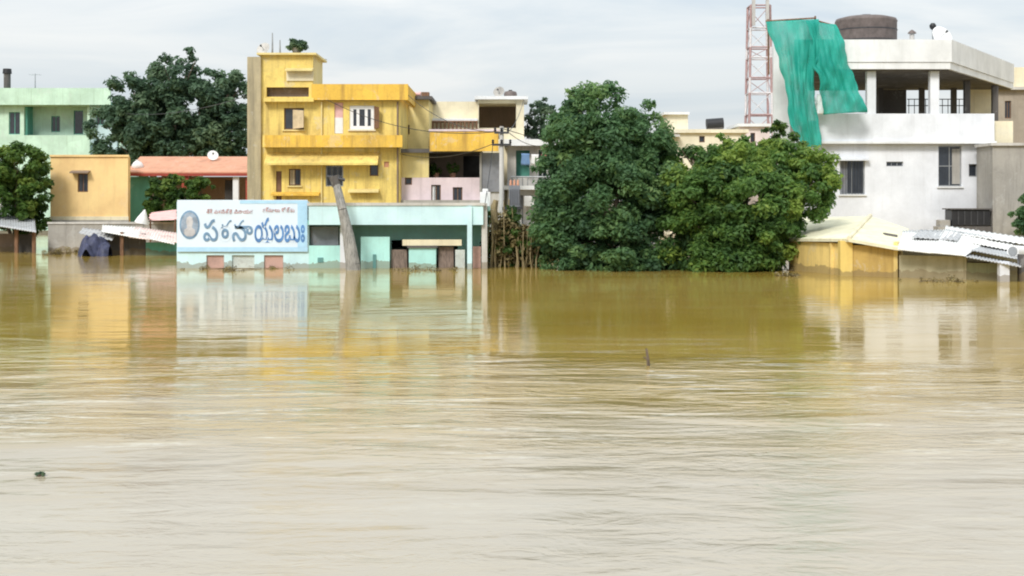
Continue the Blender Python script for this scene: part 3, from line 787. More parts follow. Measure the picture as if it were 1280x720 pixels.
g.tube(P(638, 221, Y - .75), P(703, 221, Y - .75), 0.04, n=5)
g.build('railing', M['metal'], t)
shell(t, X(634, Y), X(705, Y), Y + .2, Y + 7.2, ZB, Z(175, Y), 'concrete_pale', roof=False)
ob = tag(MB().pb(655, 668, 245, 258, Y - 1.0, .5).build('white_cooler', M['frame_white'], bevel=.03), 'white box cooler on the front of the grey slab house', 'cooler')

Yp = 67.0
up = thing('utility_pole', 'grey concrete utility pole with crossarms and transformer left of the leafy trees', 'utility pole', (X(627, Yp), Yp, 0))
MB().tube((X(627, Yp), Yp, ZB), P(627, 158, Yp), 0.15, 0.10, 10).build('pole_shaft', M['concrete_pale'], up)
for py, hw in ((166, 9), (181, 12)):
    ca = MB().box(X(627 - hw, Yp), X(627 + hw, Yp), Yp - .16, Yp - .08, Z(py, Yp) - .05, Z(py, Yp) + .05).build('crossarm', M['dark_metal'], up)
    ins = MB()
    for q in (-.9, 0, .9):
        MB().lathe((X(627 + hw * q, Yp), Yp - .12, Z(py, Yp) + .05), [(.03, 0), (.07, .04), (.04, .1), (.07, .14), (.03, .2)], 10).build('insulator', M['black'], ca)
tr = MB().box(X(636, Yp), X(650, Yp), Yp - .6, Yp - .05, Z(258, Yp), Z(232, Yp))
for k in range(6):
    xx = X(637, Yp) + k * .085
    tr.box(xx, xx + .03, Yp - .68, Yp - .6, Z(255, Yp), Z(236, Yp))
trr = tr.build('transformer', M['shutter_grey'], up, bevel=.02)
for k in range(3):
    MB().lathe((X(638.5 + k * 4.5, Yp), Yp - .3, Z(232, Yp)), [(.05, 0), (.07, .08), (.04, .12), (.06, .2), (.02, .28)], 10).build('bushing', M['tile'], trr)
MB().box(X(628, Yp), X(652, Yp), Yp - .7, Yp + .1, Z(261.5, Yp), Z(258.5, Yp)).build('transformer_platform', M['dark_metal'], up)
MB().tube((X(650, Yp), Yp - .3, ZB), P(650, 261.5, Yp - .3), .09, n=8).build('platform_leg', M['concrete_pale'], up)
def wire(p, q, sag, label):
    p, q = Vector(p), Vector(q); m = MB(); pts = []
    for i in range(13):
        u = i / 12; v = p.lerp(q, u); v.z -= sag * 4 * u * (1 - u); pts.append(v)
    m.path(pts, [0.018] * 13, 5)
    return tag(m.build('overhead_wire', M['black']), label, 'wire')
wire(P(618.9, 165, Yp - .12), P(509, 118, 78), 0.5, 'thin wire sagging from the utility pole crossarm to the yellow parapet')
wire(P(616.2, 180, Yp - .12), P(500, 192, 78), 0.4, 'thin wire from the lower crossarm to the yellow house side')
wire(P(635.1, 165, Yp - .12), P(690, 178, 83), 0.4, 'thin wire from the utility pole to the grey slab house')

# dry thicket round the pole
Yd = 63.5
for k, (pa, pz, hh, seed, lab) in enumerate(((618, 640, 250, 31, 'tall dry brown thicket of stalks at the right end of the turquoise shop'), (648, 676, 282, 32, 'lower dry thicket of stalks left of the tall leafy tree'))):
    t = thing('dry_thicket', lab, 'thicket', (X((pa + pz) / 2, Yd), Yd, 0), 'dry thickets in the flood')
    rs = random.Random(seed); m = MB()
    for i in range(26):
        px = rs.uniform(pa - 8, pz + 4); yy = Yd + rs.uniform(-1.2, 1.2); top = rs.uniform(hh - 3, 312)
        p0 = P(px, 355, yy); p0.z = -.6; p1 = P(px + rs.uniform(-6, 6), top, yy)
        r = rs.uniform(.025, .075)
        m.path([p0, p0.lerp(p1, .5) + Vector((rs.uniform(-.12, .12), 0, 0)), p1], [r, r * .8, r * .4], 6)
    if k == 0:
        m.path([P(622, 350, Yd), P(620, 300, Yd), P(617, 262, Yd), P(620, 250, Yd)], [.24, .2, .17, .12], 9)
    m.build('stalks', M['stalk'], t)
    foliage('dead_leaves', M['leaf_dry'], [L((pa + pz) / 2, 300 + k * 8, Yd, (pz - pa) / 2 + 8, 32 - k * 6)], 70, 2200, 0.10, seed, t, 0.4, tint_bias=.0)
    foliage('leaves', M['leaf_bush'], [L((pa + pz) / 2 + 4, 312, Yd, (pz - pa) / 2 + 10, 24), L(pz + 4, 290, Yd, 8, 26)], 60, 3200, 0.10, seed + 3, t, 0.3, tint_bias=-.1)
    if k == 0: foliage('leaves', M['leaf_bush'], [L(609, 300, Yd, 6, 34), L(640, 285, Yd + .5, 7, 30)], 30, 1500, 0.09, seed + 5, t, 0.3, tint_bias=-.15)

# ================================================================== 5 trees
Y = 62.0
plant('leafy_tree', 'tall dense dark green tree standing in the flood at the centre', 'tree', (X(755, Y), Y, ZB), [
    L(748, 143, Y, 42, 36, 1.7, .08), L(716, 172, Y, 36, 34, 1.5, .1), L(795, 172, Y, 40, 38, 1.6), L(750, 190, Y, 66, 50, 2.2),
    L(704, 222, Y, 32, 42, 1.8), L(808, 226, Y, 42, 52, 2.0), L(755, 245, Y - .5, 70, 55, 2.6), L(698, 268, Y, 28, 40, 1.6),
    L(716, 302, Y - .3, 46, 42, 1.9), L(765, 308, Y - .8, 60, 40, 2.2), L(820, 300, Y - .4, 42, 44, 1.8), L(690, 318, Y, 20, 26, 1.2),
    L(770, 330, Y - 1.2, 76, 14, 1.6)],
    'leaf_left', 520, 84000, 0.115, 11, 0.26, trunk_h=5.5, clump_r=.21, tint_bias=.05)
Y = 61.0
plant('leafy_tree', 'broad spreading tree with yellow green top leaning right in the flood', 'tree', (X(905, Y), Y, ZB), [
    L(870, 214, Y + 1, 38, 28, 1.7, .12), L(920, 206, Y + 1, 46, 32, 1.8, .25), L(972, 208, Y + .6, 44, 26, 1.6, .22), L(1012, 218, Y, 34, 28, 1.4, .18),
    L(1024, 236, Y - .3, 22, 26, 1.0, .1), L(992, 245, Y - .3, 42, 32, 1.6, .05), L(935, 250, Y - .6, 56, 44, 2.2, -.05), L(872, 250, Y - .2, 44, 44, 1.8),
    L(868, 296, Y - .2, 42, 46, 1.7, -.1), L(925, 300, Y - .7, 54, 42, 1.9, -.12), L(968, 284, Y - .4, 32, 40, 1.4, .05), L(910, 328, Y - 1, 66, 14, 1.5, -.1), L(955, 315, Y - .6, 26, 26, 1.2),
    L(905, 186, Y + 1.2, 20, 14, .8, .3), L(862, 192, Y + .8, 14, 12, .6, .2), L(950, 188, Y + 1, 16, 14, .7, .3), L(1036, 222, Y, 14, 18, .7, .2)],
    'leaf_right', 520, 84000, 0.115, 12, 0.24, trunk_h=4.5, tint_bias=.08, clump_r=.21)
Y = 70.0
plant('young_tree', 'small dark shrub below the hanging green net behind the spreading tree', 'tree', (X(975, Y), Y, ZB), [
    L(968, 178, Y, 18, 24, .7), L(985, 190, Y, 22, 22, .8), L(960, 200, Y, 24, 30, .9)], 'leaf_bush', 60, 5200, 0.11, 13, 0.1)
Y = 92.0
plant('pale_tree', 'pale green airy tree between the cream building and the tall dark tree', 'tree', (X(685, Y), Y, ZB), [
    L(680, 150, Y, 20, 24, 1), L(692, 180, Y, 26, 34, 1.3), L(672, 180, Y, 16, 22, 1)], 'leaf_pale', 90, 6500, 0.14, 14, 0.16)
Y = 112.0
plant('leafy_tree', 'big dark bluish green tree behind the tile roof, left of the yellow house', 'tree', (X(225, Y), Y, -1), [
    L(222, 100, Y, 38, 32, 2.2), L(285, 118, Y, 36, 32, 2.2), L(165, 130, Y, 34, 38, 2.0), L(250, 140, Y, 50, 44, 2.8),
    L(140, 165, Y, 26, 32, 1.8), L(195, 160, Y, 46, 44, 2.6), L(282, 165, Y, 40, 40, 2.4), L(235, 185, Y, 64, 34, 2.6), L(160, 192, Y, 44, 26, 2.2)],
    'leaf_far', 380, 40000, 0.22, 15, 0.4, trunk_h=9, clump_r=.2)
Y = 83.0
plant('bush', 'bushy bright green tree at the left edge beside the orange house', 'bush', (X(15, Y), Y, ZB), [
    L(-20, 215, Y, 34, 32, 1.6), L(22, 212, Y, 34, 32, 1.6), L(42, 238, Y, 22, 36, 1.2), L(0, 250, Y, 40, 36, 1.8), L(35, 272, Y, 26, 26, 1.3)],
    'leaf_bush', 200, 22000, 0.14, 16, 0.16, tint_bias=.1)
Y = 87.0
plant('bush', 'low green bush under the salmon tile roof', 'bush', (X(222, Y), Y, ZB), [
    L(205, 245, Y, 20, 22, 1), L(232, 240, Y, 20, 20, 1), L(252, 238, Y, 14, 16, .8), L(222, 262, Y, 40, 22, 1.2)],
    'leaf_bush', 130, 13000, 0.13, 17, 0.1)
Y = 70.0
plant('bush', 'dark green bush at the right edge against the grey concrete wall', 'bush', (X(1280, Y), Y, ZB), [
    L(1282, 276, Y, 16, 18, .8), L(1292, 262, Y, 16, 20, .9)], 'leaf_left', 50, 4500, 0.11, 18, 0.08)

# ================================================================== 6 white building, net and rooftop
Y = 75.0
t = thing('white_building', 'white flooded building with open columned top storey at the right', 'building', (X(1125, Y), Y, 0))
zf = Z(150, Y)                     # floor of the open storey
holes = [(1050, 1081, 200, 243), (1108, 1129, 202, 208), (1173, 1202, 182, 233), (1211, 1222, 205, 221), (1231, 1240, 192, 240)]
MB().pwall(1003, 1240, 178.5, 400, Y, 0.25, holes).build('facade', M['white'], t)
MB().pb(1022, 1243, 142, 178, Y - .35, 0.18).build('parapet', M['white'], t)
MB().pb(1020, 1246, 176.5, 179.5, Y - .45, 0.09).build('string_course', M['white_roof'], t)
MB().prism([(X(1003, Y), Y - .17, zf - .3), (X(1240, Y), Y - .17, zf - .3), (X(1240, Y), Y + 12.6, zf - .3), (X(1003, Y) + 2.5, Y + 12.6, zf - .3)], (0, 0, .25)).build('floor_slab', M['concrete_pale'], t)
MB().box(X(1240, Y), X(1268, Y), Y + .2, Y + .5, Z(182, Y), Z(151, Y)).build('parapet', M['cream'], t)
MB().box(X(1240, Y), X(1268, Y), Y + .5, Y + 8, Z(182, Y), Z(176, Y)).build('balcony_floor', M['concrete'], t)
window(t, 1050, 1081, 200, 243, Y, 'metal', 'glass', 1, grille=True, sill='white_roof', curtain='shutter_grey', side=.3)
window(t, 1108, 1129, 202, 208, Y, 'metal', 'glass', 2, fw=.04)
window(t, 1173, 1202, 182, 233, Y, 'metal', 'glass', 1, cross=1, sill='white_roof')
MB().pb(1190, 1200, 186, 230, Y + .125, .01).build('shutter', M['concrete'], t)
window(t, 1211, 1222, 205, 221, Y, 'metal', 'glass', 0)
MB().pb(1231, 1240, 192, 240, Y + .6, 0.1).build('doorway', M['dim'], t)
sunshade(t, 1046, 1085, 196, Y, 0.35, 'white')
shell(t, X(1003, Y) + 2.6, X(1240, Y), Y + .25, Y + 12.8, ZB, zf - .3, 'white', roof=False)
roof = [(X(990, Y), Y - .8), (X(1182, Y), Y - .8), (31.2, 87.6), (X(996, 88.2), 88.2)]
zr0, zr1 = 9.9, 11.45
MB().prism([(x, y, zr0) for x, y in roof], (0, 0, .35)).build('roof_slab', M['white_roof'], t)
MB().prism([(x, y, zr0 - .06) for x, y in ((roof[0][0] + .1, roof[0][1] + .15), (roof[1][0] - .1, roof[1][1] + .15), (roof[2][0] - .2, roof[2][1] - .1), (roof[3][0] + .1, roof[3][1] - .1))], (0, 0, .057)).build('ceiling', M['concrete_dark'], t)  # dark sheet under the slab, painting in the shade of the open storey
def parapet_ring(poly, z0, z1, th):
    m = MB(); c = Vector((sum(p[0] for p in poly) / len(poly), sum(p[1] for p in poly) / len(poly)))
    n = len(poly); inn = []
    for p in poly:
        d = (c - Vector(p)).normalized() * th; inn.append((p[0] + d.x, p[1] + d.y))
    vs = [(x, y, z0) for x, y in poly] + [(x, y, z1) for x, y in poly] + [(x, y, z0) for x, y in inn] + [(x, y, z1) for x, y in inn]
    fs = []
    for i in range(n):
        j = (i + 1) % n
        fs += [(i, j, n + j, n + i), (2 * n + j, 2 * n + i, 3 * n + i, 3 * n + j), (n + i, n + j, 3 * n + j, 3 * n + i), (j, i, 2 * n + i, 2 * n + j)]
    return m.add(vs, fs)
parapet_ring([(x - .06 if i in (0, 3) else x + .06, y - .06 if i < 2 else y + .06) for i, (x, y) in enumerate(roof)], zr0 + .37, zr1, .25).build('roof_parapet', M['white_roof'], t)
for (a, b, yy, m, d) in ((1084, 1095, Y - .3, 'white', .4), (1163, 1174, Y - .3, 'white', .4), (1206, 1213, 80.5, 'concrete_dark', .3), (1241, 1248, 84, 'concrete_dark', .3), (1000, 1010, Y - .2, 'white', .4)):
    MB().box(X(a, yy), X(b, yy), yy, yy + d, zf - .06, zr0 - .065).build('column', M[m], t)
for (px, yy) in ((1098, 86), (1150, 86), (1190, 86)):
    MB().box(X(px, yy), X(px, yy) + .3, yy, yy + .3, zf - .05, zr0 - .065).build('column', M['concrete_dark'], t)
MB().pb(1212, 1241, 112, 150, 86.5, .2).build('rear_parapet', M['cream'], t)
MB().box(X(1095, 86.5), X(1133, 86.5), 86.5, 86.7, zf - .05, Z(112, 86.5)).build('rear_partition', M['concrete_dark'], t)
g = MB()
for px in range(1136, 1206, 7):
    g.tube((X(px, 87), 87, zf), (X(px, 87), 87, Z(124, 87)), .025, n=5)
for z in (124, 132):
    g.tube((X(1134, 87), 87, Z(z, 87)), (X(1208, 87), 87, Z(z, 87)), .03, n=5)
g.build('rear_railing', M['dark_metal'], t)
# pale stair column left of the net
MB().box(X(967, Y + 2), X(988, Y + 2), Y + 2, Y + 2.3, ZB, Z(58, Y + 2)).build('stair_wall', M['white_roof'], t)
MB().box(X(988, Y + 2) + .003, X(1003, Y) - .003, Y + 2.1, Y + 2.3, ZB, zr0 - .01).build('stair_wall', M['concrete'], t)

Yt = 79.5
b = (X(1082.5, Yt), Yt, zr0 + .35)
tk = thing('water_tank', 'wide round brown rooftop tank on the white building', 'water tank', b)
MB().lathe(b, [(1.66, 0), (1.70, .2), (1.70, 2.75), (1.73, 2.8), (1.66, 2.95), (1.2, 3.07), (.4, 3.14)], 40).build('tank_body', M['tank'], tk)
hp = MB()
hp.lathe((b[0], b[1], b[2] + 3.12), [(.38, 0), (.4, .05), (.3, .09)], 18).build('lid', M['dark_metal'], tk)
hp = MB()
for zz in (1.7, 2.3):
    hp.lathe((b[0], b[1], b[2] + zz), [(1.70, -.03), (1.735, -.02), (1.735, .02), (1.70, .03)], 40)
hp.build('hoop', M['dark_metal'], tk)
yy = 77.0
dsh = thing('satellite_dish', 'white satellite dish behind the white parapet, right of the brown tank', 'satellite dish', (X(1176, yy), yy, zr0 + .35))
dish(dsh, (X(1176, yy), yy, Z(47, yy)), .62, (.35, -1, .55))
a = thing('lamp_post', 'short roof post with black lamp above the white parapet', 'lamp', (X(1166, yy + 2), yy + 2, zr0 + .35))
MB().tube((X(1166, yy + 2), yy + 2, zr0 + .35), P(1166, 37, yy + 2), .04, n=6).build('post', M['metal'], a)
MB().lathe(P(1166, 37, yy + 2), [(.08, 0), (.17, .1), (.19, .24), (.1, .36)], 14).build('lamp_head', M['black'], a)
b = (X(1140, yy), yy, zr0 + .35)
a = thing('roof_vent', 'grey roof vent pipe with cowl between tank and dish', 'vent', b)
MB().tube(b, (b[0], b[1], Z(42, yy)), .13, n=10).build('pipe', M['concrete_pale'], a)
MB().lathe((b[0], b[1], Z(42, yy)), [(.24, 0), (.2, .08), (.05, .2)], 14).build('cowl', M['tank'], a)

# green shade net draped over the roof corner, two widths
def cloth(cols, rows, left, right, Yf, name, mat, root, amp=0.12, seed=0, th=0.02):
    rs = random.Random(seed); ph = [rs.uniform(0, 6.28) for _ in range(6)]
    def at(curve, v):
        k = v * (len(curve) - 1); i = min(int(k), len(curve) - 2); u = k - i
        a, b = curve[i], curve[i + 1]
        return tuple(a[q] + (b[q] - a[q]) * u for q in range(3))
    vs = []; fs = []
    for j in range(rows + 1):
        v = j / rows; l = at(left, v); r = at(right, v)
        for i in range(cols + 1):
            u = i / cols
            px, py, yy = (l[q] + (r[q] - l[q]) * u for q in range(3))
            fold = math.sin(u * 15 + ph[0] + v * 2.5) * .6 + math.sin(u * 31 + ph[1] - v * 4) * .25 + math.sin(v * 9 + u * 5 + ph[2]) * .45 + math.sin(u * 58 + v * 7 + ph[4]) * .13 + math.sin(v * 33 + u * 19 + ph[5]) * .16 + math.sin(v * 21 - u * 8 + ph[3]) * .2
            edge = math.sin(v * 17 + ph[4]) * 1.2 + math.sin(v * 41 + ph[5]) * .6
            px += edge * ((1 - u) ** 6 + u ** 6)
            p = P(px, py, yy); p.y += amp * fold * (.35 + .65 * min(1, v * 3)); vs.append(p)
    for j in range(rows):
        for i in range(cols):
            k = j * (cols + 1) + i; fs.append((k, k + 1, k + cols + 2, k + cols + 1))
    o = MB().add(vs, fs, True).build(name, M[mat], root)
    s = o.modifiers.new('thick', 'SOLIDIFY'); s.thickness = th
    return o
nroot = thing('safety_net', 'bright teal green construction net draped down the left corner of the white building', 'net', (X(1005, 73.7), 73.7, Z(181, 73.7)))
cloth(60, 60, [(958, 27, 73.6), (964, 50, 73.5), (973, 72, 73.3), (981, 100, 73.2), (985, 130, 73.2), (988, 155, 73.3), (1000, 183, 73.5)],
      [(1024, 24, 73.9), (1026, 50, 73.6), (1022, 75, 73.5), (1016, 98, 73.5), (1017, 120, 73.5), (1024, 150, 73.6), (1025, 184, 73.7)], 0, 'net_sheet', 'net', nroot, .17, 3)
cloth(54, 44, [(1008, 26, 73.55), (1014, 52, 73.3), (1016, 82, 73.2), (1024, 100, 73.2), (1026, 120, 73.3), (1029, 143, 73.4)],
      [(1046, 31, 73.8), (1056, 58, 73.5), (1065, 88, 73.4), (1076, 117, 73.3), (1084, 140, 73.3)], 0, 'net_sheet', 'net', nroot, .17, 5)
sc_ = MB()
for px, py in ((960, 24), (1019, 20), (1044, 30)):
    sc_.tube((X(px, 74.3), 74.1, zr0 - .3), P(px, py, 74.1), .05, n=7)
sc_.tube(P(957, 26.5, 74.0), P(1020, 22.5, 74.0), .045, n=7).tube(P(1018, 25, 74.0), P(1046, 33, 74.0), .045, n=7)
sc_.build('support_rail', M['wood'], nroot)
cw = thing('white_cloth', 'white cloth hanging in the gap of the green net over the parapet', 'cloth', (X(1024, 74.2), 74.2, Z(142, 74.2)))
cloth(8, 12, [(1021, 118, 74.3), (1018, 130, 74.1), (1017, 143, 74.0)], [(1029, 117, 74.3), (1031, 130, 74.1), (1032, 143, 74.0)], 0, 'cloth_sheet', 'cloth_white', cw, .08, 9)

# lattice mast far behind
Ym = 190.0
t = thing('lattice_mast', 'faded red and white lattice telecom mast far behind the green net', 'mast', (X(948, Ym), Ym, .4))
hw = (X(963, Ym) - X(934, Ym)) / 2; cx = X(948.5, Ym)
levels = [.4, Z(200, Ym), Z(170, Ym), Z(144, Ym), Z(117, Ym), Z(98, Ym), Z(73, Ym), Z(60, Ym), Z(36, Ym), Z(8, Ym)]
def corner(k, z):
    f = 1.12 - .3 * (z / levels[-1])
    return Vector((cx + hw * f * (-1 if k in (0, 3) else 1), Ym + hw * f * (-1 if k < 2 else 1), z))
for k in range(4):
    for i in range(len(levels) - 1):
        MB().tube(corner(k, levels[i]), corner(k, levels[i + 1]), .17, n=6).build('leg', M['tower_red' if (i + (k % 2)) % 3 != 1 else 'tower_white'], t)
for i in range(len(levels) - 1):
    br = MB()
    for k in range(4):
        j = (k + 1) % 4
        br.tube(corner(k, levels[i + 1]), corner(j, levels[i + 1]), .11, n=5)
        br.tube(corner(k, levels[i]), corner(j, levels[i + 1]), .05, n=5)
    br.build('brace', M['tower_red' if i % 2 == 0 else 'tower_white'], t)
for px in (939, 956):
    MB().box(X(px, Ym) - .22, X(px, Ym) + .22, Ym - hw - .5, Ym - hw - .2, Z(34, Ym), Z(-4, Ym)).build('panel_antenna', M['concrete_pale'], t)

# cream houses seen over the trees
Y = 112.0
t = thing('cream_house', 'low cream house with flat roof seen above the spreading tree', 'building', (X(890, Y), Y, 0))
MB().pwall(838, 932, 166, 330, Y, .25, [(874, 881, 170, 178)]).build('facade', M['cream_far'], t)
window(t, 874, 881, 170, 178, Y, 'frame_brown', 'glass', 0)
MB().pb(833, 860, 143, 166, Y + 1, 5).build('stair_tower', M['cream_far'], t)
MB().pb(830, 862, 140, 143, Y + .6, 6).build('tower_roof', M['white_roof'], t)
MB().pb(831, 850, 168, 171, Y - .9, .897).build('sunshade', M['concrete_pale'], t)
MB().pb(836, 936, 161.5, 166, Y - .3, 8).build('roof_slab', M['cream_far'], t)
shell(t, X(838, Y), X(932, Y), Y + .25, Y + 8, ZB, Z(166, Y), 'cream_far', roof=False)
b = P(894, 161.5, Y + 3)
tk = thing('water_tank', 'black water tank lying on the cream house roof among the trees', 'water tank', b)
MB().tube(P(883, 155.5, Y + 3), P(904, 154, Y + 3), .45, n=16).build('tank_body', M['black'], tk, bevel=.06)
MB().box(X(884, Y + 3), X(903, Y + 3), Y + 2.7, Y + 3.3, Z(161.5, Y + 3), Z(158, Y + 3)).build('cradle', M['concrete_dark'], tk)
Y = 118.0
t = thing('pinkish_house', 'small pinkish white house left of the far mast above the trees', 'building', (X(940, Y), Y, 0))
MB().pwall(924, 962, 158, 330, Y, .25, [(938, 944, 166, 178)]).build('facade', wall_mat('rosy wash', (.76, .66, .64), .25, (.4, .33, .3)), t)
window(t, 938, 944, 166, 178, Y, 'frame_brown', 'glass', 0)
MB().pb(922, 964, 154.5, 158, Y - .4, 6).build('roof_slab', M['white_roof'], t)
shell(t, X(924, Y), X(962, Y), Y + .25, Y + 5.5, ZB, Z(158, Y), 'cream_far', roof=False)

# right edge
Y = 72.0
t = thing('concrete_building', 'bare grey concrete building at the right edge beside the white one', 'building', (X(1270, Y), Y, 0))
MB().pwall(1241, 1330, 182, 400, Y, .25, [(1300, 1318, 200, 240)]).build('facade', M['concrete'], t)
window(t, 1300, 1318, 200, 240, Y, 'metal', 'glass', 1)
MB().box(X(1241, Y), X(1241, Y) + .2, Y + .25, Y + 2.5, ZB, Z(182, Y)).build('side_wall', M['concrete'], t)
MB().box(X(1330, Y) - .2, X(1330, Y), Y + .25, Y + 7, ZB, Z(182, Y)).build('side_wall', M['concrete'], t)
MB().pb(1239, 1332, 178.5, 182, Y - .15, 2.6).build('roof_slab', M['concrete_pale'], t)
Y = 95.0
t = thing('brown_building', 'brown plastered building rising behind the grey concrete wall', 'building', (X(1275, Y), Y, 0))
MB().pwall(1247, 1330, 112, 400, Y, .25, [(1256, 1264, 126, 148), (1285, 1300, 126, 148)]).build('facade', wall_mat('tan plaster', (.38, .33, .27), .45, (.15, .12, .1)), t)
window(t, 1256, 1264, 126, 148, Y, 'frame_brown', 'glass', 1); window(t, 1285, 1300, 126, 148, Y, 'frame_brown', 'glass', 1)
MB().pb(1264, 1332, 84, 112, Y + .5, 5).build('upper_storey', M['cream'], t)
MB().pb(1244, 1334, 108.5, 112, Y - .4, .88).build('ledge', M['concrete_pale'], t)
shell(t, X(1247, Y), X(1330, Y), Y + .25, Y + 6, ZB, Z(112, Y), 'concrete', roof=False)

bx = thing('black_tank', 'black box tank on the sheet roof against the white wall', 'tank', (X(1215, 72), 72, Z(283, 72)))
MB().pb(1190, 1238, 262, 283, 72, 1.2).build('tank_body', M['black'], bx, bevel=.05)
g = MB()
for k in range(1, 6):
    px = 1190 + 8 * k; g.pb(px - .8, px + .8, 264, 281, 71.96, .037)
g.build('rib', M['dark_metal'], bx)
MB().pb(1188, 1240, 260.5, 262, 71.9, 1.4).build('lid', M['concrete_dark'], bx)
MB().pb(1188, 1240, 283, 345, 72, 1.2).build('stand', M['concrete_dark'], bx)
ob = tag(MB().pb(1175, 1188, 275, 283, 72, .7).pb(1173, 1190, 283, 345, 71.9, .9).build('metal_trunk', M['concrete'], bevel=.02), 'small grey box on a plinth beside the black tank', 'box')

# ochre shed and white sheet roofs
t = thing('ochre_shed', 'ochre yellow shed with pale cream roof sunk to its eaves', 'shed', (X(1061, 55.5), 55.5, 0))
def vquad(mb, a, b, z0, z1, th):
    a, b = Vector((a[0], a[1], 0)), Vector((b[0], b[1], 0)); d = (b - a).normalized(); nn = Vector((-d.y, d.x, 0)) * th
    pts = [(a.x, a.y, z0), (b.x, b.y, z0), (b.x, b.y, z1), (a.x, a.y, z1)]
    return mb.prism(pts, nn)
C = (X(1061, 55.6), 55.6); Lf = (X(986, 60.5), 60.5); Rt = (X(1122, 54.6), 54.6)
Bk = (X(1134, 60), 60.6); Bl = (X(1006, 66), 66)
vquad(MB(), Lf, C, ZB, Z(303, 58), .15).build('wall', M['shed_yellow'], t)
vquad(MB(), C, Rt, ZB, Z(307, 55), .15).build('wall', wall_mat('dark ochre', (.55, .38, .12), .5, (.26, .16, .06)), t)  # right face in a darker, browner ochre than the other walls
vquad(MB(), Rt, Bk, ZB, Z(300, 58), .15).build('wall', M['shed_yellow'], t)
vquad(MB(), Bk, Bl, ZB, 1.6, .15).build('wall', M['shed_yellow'], t)
vquad(MB(), Bl, Lf, ZB, 1.35, .15).build('wall', M['shed_yellow'], t)
MB().box(C[0] - .36, C[0] + .12, C[1] - .14, C[1] + .3, ZB, Z(301, 55.6)).build('pier', wall_mat('bright ochre', (.80, .60, .19), .25, (.4, .25, .1)), t)
MB().box(X(1040, 57) - .12, X(1040, 57) + .12, 56.75, 57.0, ZB, Z(303, 57)).build('pier', M['shed_yellow'], t)
th = (0, 0, -.12)
rf = MB()
rf.prism([P(1061, 298.5, 55.2), P(1127, 310, 54.1), P(1136, 286, 60.5), P(1088, 270, 65)], th)
rf.prism([P(1061, 298.5, 55.2), P(1088, 270, 65), P(1000, 272, 68), P(979, 298, 60.8)], th)
rf.build('roof', M['shed_roof'], t)
MB().tube(P(1088, 269.5, 65), P(1061, 298, 55.2), .09, n=8).build('hip_ridge', M['cream'], t)
MB().prism([P(1107, 291, 57.5), P(1122, 293.5, 57.2), P(1122, 297, 57.2), P(1107, 294.5, 57.5)], (0, .4, 0)).build('roof_vent', M['concrete_dark'], t)

t = thing('flooded_stall', 'low drowned stall under loose white roofing sheets at the right', 'stall', (X(1190, 54), 54, 0))
def sheetp(pts, mat, name='roof_sheet', th=.035, sag=.03, n=16, corr=.022):
    """A corrugated sheet between four corners (front-left, front-right, back-right, back-left)."""
    a, b, c, d = (Vector(p) for p in pts); vs = []; fs = []; rows = 6; cols = n * 4
    for j in range(rows + 1):
        v = j / rows
        for i in range(cols + 1):
            u = i / cols; p = a.lerp(b, u).lerp(d.lerp(c, u), v)
            p.z += corr * math.sin(u * n * 6.283) - sag * math.sin(math.pi * v) * (1 + .4 * math.sin(u * 5))
            vs.append(p)
    for j in range(rows):
        for i in range(cols):
            k = j * (cols + 1) + i; fs.append((k, k + 1, k + cols + 2, k + cols + 1))
    o = MB().add(vs, fs, True).build(name, M[mat], t)
    s = o.modifiers.new('thick', 'SOLIDIFY'); s.thickness = th
    return o
sheetp([P(1122, 311, 53.6), P(1166, 316, 53), P(1186, 287, 59), P(1128, 288, 59.4)], 'sheet_white')
sheetp([P(1163, 315, 52.8), P(1206, 319, 52.4), P(1240, 296, 58), P(1182, 286, 58.8)], 'sheet_white')
sheetp([P(1180, 289, 58.2), P(1290, 306, 56), P(1290, 298, 60), P(1182, 282, 62)], 'sheet_white')
sheetp([P(1206, 320, 52.2), P(1276, 333, 51.2), P(1276, 329, 53), P(1207, 316, 54)], 'sheet_grey')
sheetp([P(1214, 312, 53.5), P(1282, 325, 52.5), P(1288, 308, 57), P(1236, 303, 57.5)], 'sheet_grey')
vquad(MB(), (X(1124, 54.4), 54.4), (X(1208, 53), 53), ZB, Z(320, 53.5), .12).build('wall', M['mud_wall'], t)
vquad(MB(), (X(1208, 53), 53.05), (X(1250, 52.4), 52.4), ZB, Z(329, 52.6), .12).build('wall', wall_mat('mossy plaster', (.30, .30, .17), .5, (.12, .12, .06)), t)
vquad(MB(), (X(1124, 54.5), 60), (X(1295, 58), 60), ZB, Z(306, 60), .12).build('rear_wall', M['mud_wall'], t)
MB().pb(1250, 1262, 327, 372, 51.6, .3).build('post', M['white'], t)
MB().pb(1274, 1281, 318, 372, 52, .2).build('post', M['concrete_dark'], t)
MB().pb(1228, 1250, 330, 372, 52.8, .05).build('panel', M['green_dark'], t)
dr = thing('white_drum', 'white drum lying on the sheets at the right edge', 'drum', P(1272, 318, 53.6))
MB().tube(P(1266, 314, 53.2), P(1280, 315, 54.0), .23, n=18).build('drum_body', M['frame_white'], dr, bevel=.03)
MB().tube(P(1266.2, 314, 53.17), P(1265.6, 314, 53.14), .17, n=18).build('lid', M['metal'], dr)

